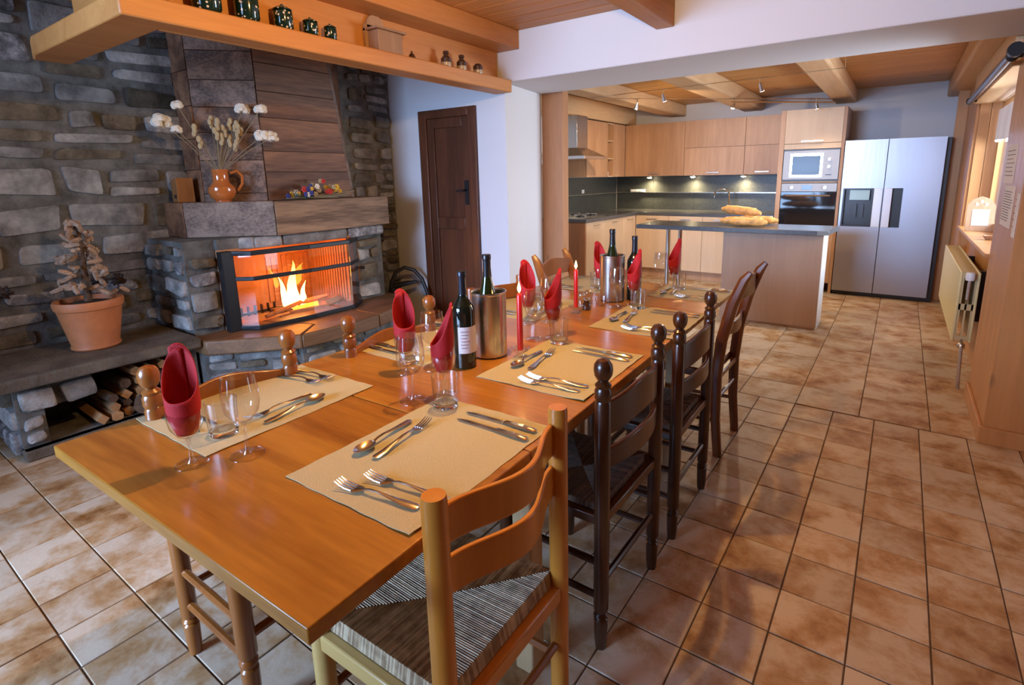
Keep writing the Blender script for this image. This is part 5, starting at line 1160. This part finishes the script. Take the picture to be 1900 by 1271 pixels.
d = obj('drawer', B(-1.178, -0.600, 6.842, 6.862, 0.12, 0.70), cab_z, ot, False, bevel=0.0015)
mw = thing('microwave', 'built-in steel microwave above the oven', 'microwave', (-0.89, 7.0, 1.281))
obj('case', B(-1.176, -0.602, 6.85, 7.30, 1.281, 1.636), black_pl, mw, False)
obj('front_frame', MB().box(-1.172, -0.604, 6.836, 6.85, 1.300, 1.622), satin, mw, True, bevel=0.002)
obj('door_window', MB().box(-1.075, -0.792, 6.829, 6.836, 1.352, 1.560), flat('microwave_window', (0.03, 0.032, 0.04), 0.12, spec=0.12), mw, False)
obj('window_trim', MB().box(-1.10, -0.765, 6.8315, 6.836, 1.325, 1.350).box(-1.10, -0.765, 6.831, 6.836, 1.562, 1.590).box(-1.10, -1.077, 6.831, 6.836, 1.35, 1.562).box(-0.79, -0.765, 6.831, 6.836, 1.35, 1.562), chrome, mw, False)
for z in (1.52, 1.44): obj('knob', MB().tube([(-0.70, 6.836, z), (-0.70, 6.820, z)], 0.016, 16), brush, mw)
obj('button', B(-0.73, -0.67, 6.832, 6.836, 1.345, 1.355), black_pl, mw, False)
ov = thing('oven', 'built-in steel and black glass oven below the microwave', 'oven', (-0.89, 7.0, 0.72))
obj('case', B(-1.176, -0.602, 6.862, 7.40, 0.72, 1.258), black_pl, ov, False)
obj('control_panel', B(-1.174, -0.604, 6.838, 6.860, 1.165, 1.255), satin, ov, True, bevel=0.002)
obj('display', B(-0.96, -0.85, 6.834, 6.838, 1.185, 1.235), black_gl, ov, False)
obj('door_glass', B(-1.174, -0.604, 6.838, 6.860, 0.725, 1.16), black_gl, ov, True, bevel=0.002)
obj('handle', MB().tube([(-1.12, 6.805, 1.118), (-0.66, 6.805, 1.118)], 0.010, 10).tube([(-1.09, 6.805, 1.118), (-1.09, 6.84, 1.118)], 0.006).tube([(-0.69, 6.805, 1.118), (-0.69, 6.84, 1.118)], 0.006), chrome, ov)
for x in (-1.06, -0.72): obj('knob', MB().tube([(x, 6.838, 1.21), (x, 6.815, 1.21)], 0.018, 16), brush, ov)
# fridge
fg = thing('fridge_freezer', 'large silver side-by-side fridge freezer with ice dispenser', 'fridge', (-0.11, 7.15, 0))
obj('case', B(-0.557, 0.37, 6.885, 7.46, 0.0, 1.70), black_pl, fg, True, bevel=0.004)  # black case widened past the door to stand for the shaded gap
ld = MB()
# left door with dispenser opening, right door with grip recess
def door_with_hole(x0, x1, hx0, hx1, hz0, hz1):
    m_ = MB(); m_.box(x0, x1, 6.815, 6.88, 0.055, hz0); m_.box(x0, x1, 6.815, 6.88, hz1, 1.708)
    if hx0 > x0: m_.box(x0, hx0, 6.815, 6.88, hz0, hz1)
    if hx1 < x1: m_.box(hx1, x1, 6.815, 6.88, hz0, hz1)
    return m_
d1 = obj('door', door_with_hole(-0.558, -0.166, -0.535, -0.248, 0.785, 1.20), fridge_m, fg, False)
d2 = obj('door', door_with_hole(-0.158, 0.324, -0.083, 0.010, 0.785, 1.20), fridge_m, fg, False)
obj('ice_dispenser', MB().box(-0.535, -0.248, 6.87, 6.882, 0.785, 1.20).box(-0.535, -0.52, 6.812, 6.87, 0.785, 1.20).box(-0.26, -0.248, 6.812, 6.87, 0.785, 1.20).box(-0.52, -0.26, 6.812, 6.87, 0.785, 0.80).box(-0.52, -0.26, 6.812, 6.87, 1.185, 1.20).box(-0.43, -0.395, 6.84, 6.87, 0.88, 1.03).box(-0.365, -0.33, 6.84, 6.87, 0.88, 1.03), black_pl, d1, False)
obj('display', B(-0.47, -0.285, 6.818, 6.87, 1.075, 1.180), flat('dispenser_screen', (0.35, 0.5, 0.55), 0.1), d1, False)
obj('grip_recess', B(-0.083, 0.010, 6.86, 6.882, 0.785, 1.20), black_pl, d2, False)
for dd, xa, xb in ((d1, -0.247, -0.170), (d2, -0.154, -0.084)):
    obj('handle', B(xa, xb, 6.800, 6.815, 0.785, 1.20), flat('pale_handle_%d' % int(-xa*1000), (0.62, 0.63, 0.68), 0.4, 0.3), dd, True, bevel=0.002, label='pale flat vertical handle strip')
obj('hinge_gap', B(-0.166, -0.158, 6.83, 6.88, 0.055, 1.708), black_pl, fg, False)
# island
il = thing('kitchen_island', 'beech kitchen island with dark slate top on two steel legs', 'island', (-1.3, 5.25, 0))
obj('island_top', MB().prism([(-2.17, 4.96), (-0.55, 4.96), (-0.47, 5.03), (-0.43, 5.52), (-2.17, 5.52)], 0.856, 0.896), counter_m, il, True, bevel=0.003)
obj('body', B(-1.345, -0.52, 5.13, 5.48, 0.0, 0.855), cab_z, il, True, bevel=0.002)
obj('front_panel', B(-1.35, -0.515, 5.112, 5.129, 0.02, 0.855), wood('island_panel', (0.36, 0.215, 0.13), (0.47, 0.30, 0.19), 'z', 3, 0.45, 0, 0.04, 0.02, False, 0.8), il, False)
obj('side_panel', B(-0.519, -0.512, 5.13, 5.48, 0.0, 0.855), white_pl, il, False)  # white colour stands in for the daylight falling on this end
for y in (5.07, 5.42): obj('leg', MB().lathe([(0.04, 0), (0.04, 0.006), (0.022, 0.008), (0.022, 0.852)], (-1.875, y, 0.002), 18), chrome, il)
def loaf(pts, r_, label):
    t = thing('baguette', label, 'bread', pts[0], group='baguettes on the island'); pts = [Vector(p) for p in pts]
    n = 9; P_ = [pts[0].lerp(pts[1], k/(n-1))+Vector((0, 0, 0.006*math.sin(PI*k/(n-1)))) for k in range(n)]
    obj('crust', MB().tube(P_, [r_*0.35, r_*0.8, r_, r_*1.03, r_*0.98, r_*1.04, r_, r_*0.8, r_*0.35], 12), crust, t)
    mb = MB(); d = (pts[1]-pts[0]); s_ = Vector((-d.y, d.x, 0)).normalized()
    for k in range(4):
        c = pts[0].lerp(pts[1], 0.2+0.2*k)+Vector((0, 0, r_*0.93)); mb.tube([c-d*0.06-s_*r_*0.4, c+d*0.06+s_*r_*0.4], [0.004, 0.006], 5)
    obj('score', mb, crust_cut, t)
zi = 0.898
loaf([(-1.46, 5.28, zi+0.075), (-1.02, 5.38, zi+0.105)][::1] if False else [(-1.44, 5.34, zi+0.145), (-1.06, 5.26, zi+0.112)], 0.041, 'baguette lying diagonally on top of the others')
loaf([(-1.42, 5.22, zi+0.038), (-1.05, 5.30, zi+0.038)], 0.038, 'front baguette lying on the island top')
loaf([(-1.30, 5.12, zi+0.038), (-0.98, 5.16, zi+0.038)], 0.038, 'short baguette at the front edge of the pile')
loaf([(-1.32, 5.36, zi+0.038), (-0.93, 5.40, zi+0.038)], 0.038, 'baguette at the back right of the pile')
# halogen cable track
ct = thing('cable_light_track', 'thin steel cable track carrying five small halogen spotlights', 'light', (-1.7, 5.5, 2.12))
A1, A2 = Vector((-2.70, 5.05, 2.155)), Vector((-0.72, 6.78, 2.155)); B2 = Vector((-0.45, 4.88, 2.155)); B1 = Vector((-2.72, 4.97, 2.155))
obj('cable', MB().tube([A1, A2], 0.003, 5).tube([B1, B2], 0.003, 5).tube([A1, B1], 0.006, 6), chrome, ct)
obj('rod', MB().tube([A1.lerp(A2, 0.55), A2], 0.008, 6).tube([A1.lerp(A2, 0.55)+Vector((0.03, -0.03, -0.04)), A2+Vector((0.03, -0.03, -0.04))], 0.008, 6), chrome, ct)
obj('support', MB().tube([A2, A2+Vector((0, 0, 0.165))], 0.004, 5).tube([A1, A1+Vector((0, 0, 0.165))], 0.004, 5).tube([B2, B2+Vector((0, 0, 0.165))], 0.004, 5), chrome, ct)
for x, y, dx, dy in ((-2.36, 5.35, -.02, .01), (-1.93, 4.95, .01, .03), (-1.56, 6.04, -.01, -.02), (-1.07, 4.915, .015, .03), (-0.86, 6.65, 0.01, 0.02)):
    q = Vector((x, y, 2.155)); hd = obj('spot_head', MB().tube([q+Vector((-.03, 0, 0)), q+Vector((.03, 0, 0))], 0.004, 6).tube([q, q+Vector((0, 0, -0.05))], 0.004, 6).tube([q+Vector((0, 0, -0.04)), q+Vector((dx, dy, -0.10))], [0.010, 0.022], 12), chrome, ct)
    obj('lens', MB().tube([q+Vector((dx, dy, -0.100)), q+Vector((dx*1.05, dy*1.05, -0.103))], 0.018, 12), flat('spot_lens_%d' % int(-x*100), (1, .9, .8), 0.3, emit=(1.0, 0.85, 0.6), es=1.5 if x in (-2.36, -1.56) else 6), hd)

# radiator
rd = thing('radiator', 'cream panel radiator below the kitchen window', 'radiator', (0.42, 5.0, 0.28))
obj('front_panel', B(0.358, 0.372, 4.22, 5.75, 0.29, 0.745), cream_en, rd, True, bevel=0.005)
obj('back_panel', B(0.445, 0.46, 4.22, 5.75, 0.29, 0.745), cream_en, rd, True, bevel=0.005)
side = MB(); side.box(0.372, 0.445, 4.222, 4.232, 0.30, 0.33); side.box(0.372, 0.445, 4.222, 4.232, 0.50, 0.54); side.box(0.372, 0.445, 4.222, 4.232, 0.71, 0.74)
for x in (0.372, 0.402, 0.435): side.box(x, x+0.010, 4.222, 4.232, 0.33, 0.71)
obj('side_grille', side, rad_grille, rd, False)
obj('top_grille', MB().box(0.372, 0.445, 4.23, 5.74, 0.735, 0.742), rad_grille, rd, False)
obj('valve', MB().lathe([(0.022, 0.0), (0.024, 0.01), (0.024, 0.04), (0.018, 0.05)], (0.405, 4.18, 0.70), 16), white_pl, rd)
obj('pipe', MB().tube([(0.405, 4.18, 0.70), (0.405, 4.18, 0.58), (0.41, 4.22, 0.55)], 0.010, 8), brush, rd)
obj('pipe', MB().tube([(0.41, 4.24, 0.31), (0.41, 4.17, 0.27), (0.42, 4.15, 0.0)], 0.010, 8).ball((0.41, 4.19, 0.275), 0.022), brush, rd)
for y in (4.6, 5.4): obj('wall_bracket', B(0.46, 0.532, y, y+0.03, 0.35, 0.70), black_pl, rd, False)
# picture frame on the sill
pf = thing('picture_frame', 'small wooden picture frame with arched pierced top on the window sill', 'picture frame', (0.57, 5.55, 0.886))
fr2 = MB(); Yf = 5.55
def FP(x, y, z): return (x, y+(z-0.886)*0.18, z)
poly = [(x_-0.032, z_) for x_, z_ in ((0.485, 0.887), (0.665, 0.887), (0.665, 1.09), (0.635, 1.14), (0.575, 1.165), (0.515, 1.14), (0.485, 1.09))]
n = len(poly); vs = [FP(x, Yf, z) for x, z in poly]+[FP(x, Yf+0.014, z) for x, z in poly]
fr2.add(vs, [tuple(range(n)), tuple(range(n, 2*n))[::-1]]+[(i+n, (i+1) % n+n, (i+1) % n, i)[::1] for i in range(n)])
obj('frame', fr2, salt_w, pf, False)
obj('print', MB().hex([FP(0.488, Yf-.002, 0.93), FP(0.598, Yf-.002, 0.93), FP(0.598, Yf+.002, 0.93), FP(0.488, Yf+.002, 0.93), FP(0.488, Yf-.002, 1.06), FP(0.598, Yf-.002, 1.06), FP(0.598, Yf+.002, 1.06), FP(0.488, Yf+.002, 1.06)]), flat('framed_sheet', (0.42, 0.40, 0.37), 0.8), pf, False)
hl = MB()
for x, z in ((0.513, 1.10), (0.543, 1.12), (0.573, 1.10)): hl.ball(FP(x, Yf-.001, z), 0.011, 10, 6, (1, 0.2, 1.3))
obj('cutout', hl, paper_m, pf)
obj('small_bowl', MB().lathe([(0.02, 0), (0.035, 0.02), (0.038, 0.03), (0.034, 0.03), (0.02, 0.008)], (0.545, 4.9, 0.8855), 18), salt_w, None, label='small dark bowl on the kitchen window sill', cat='bowl')
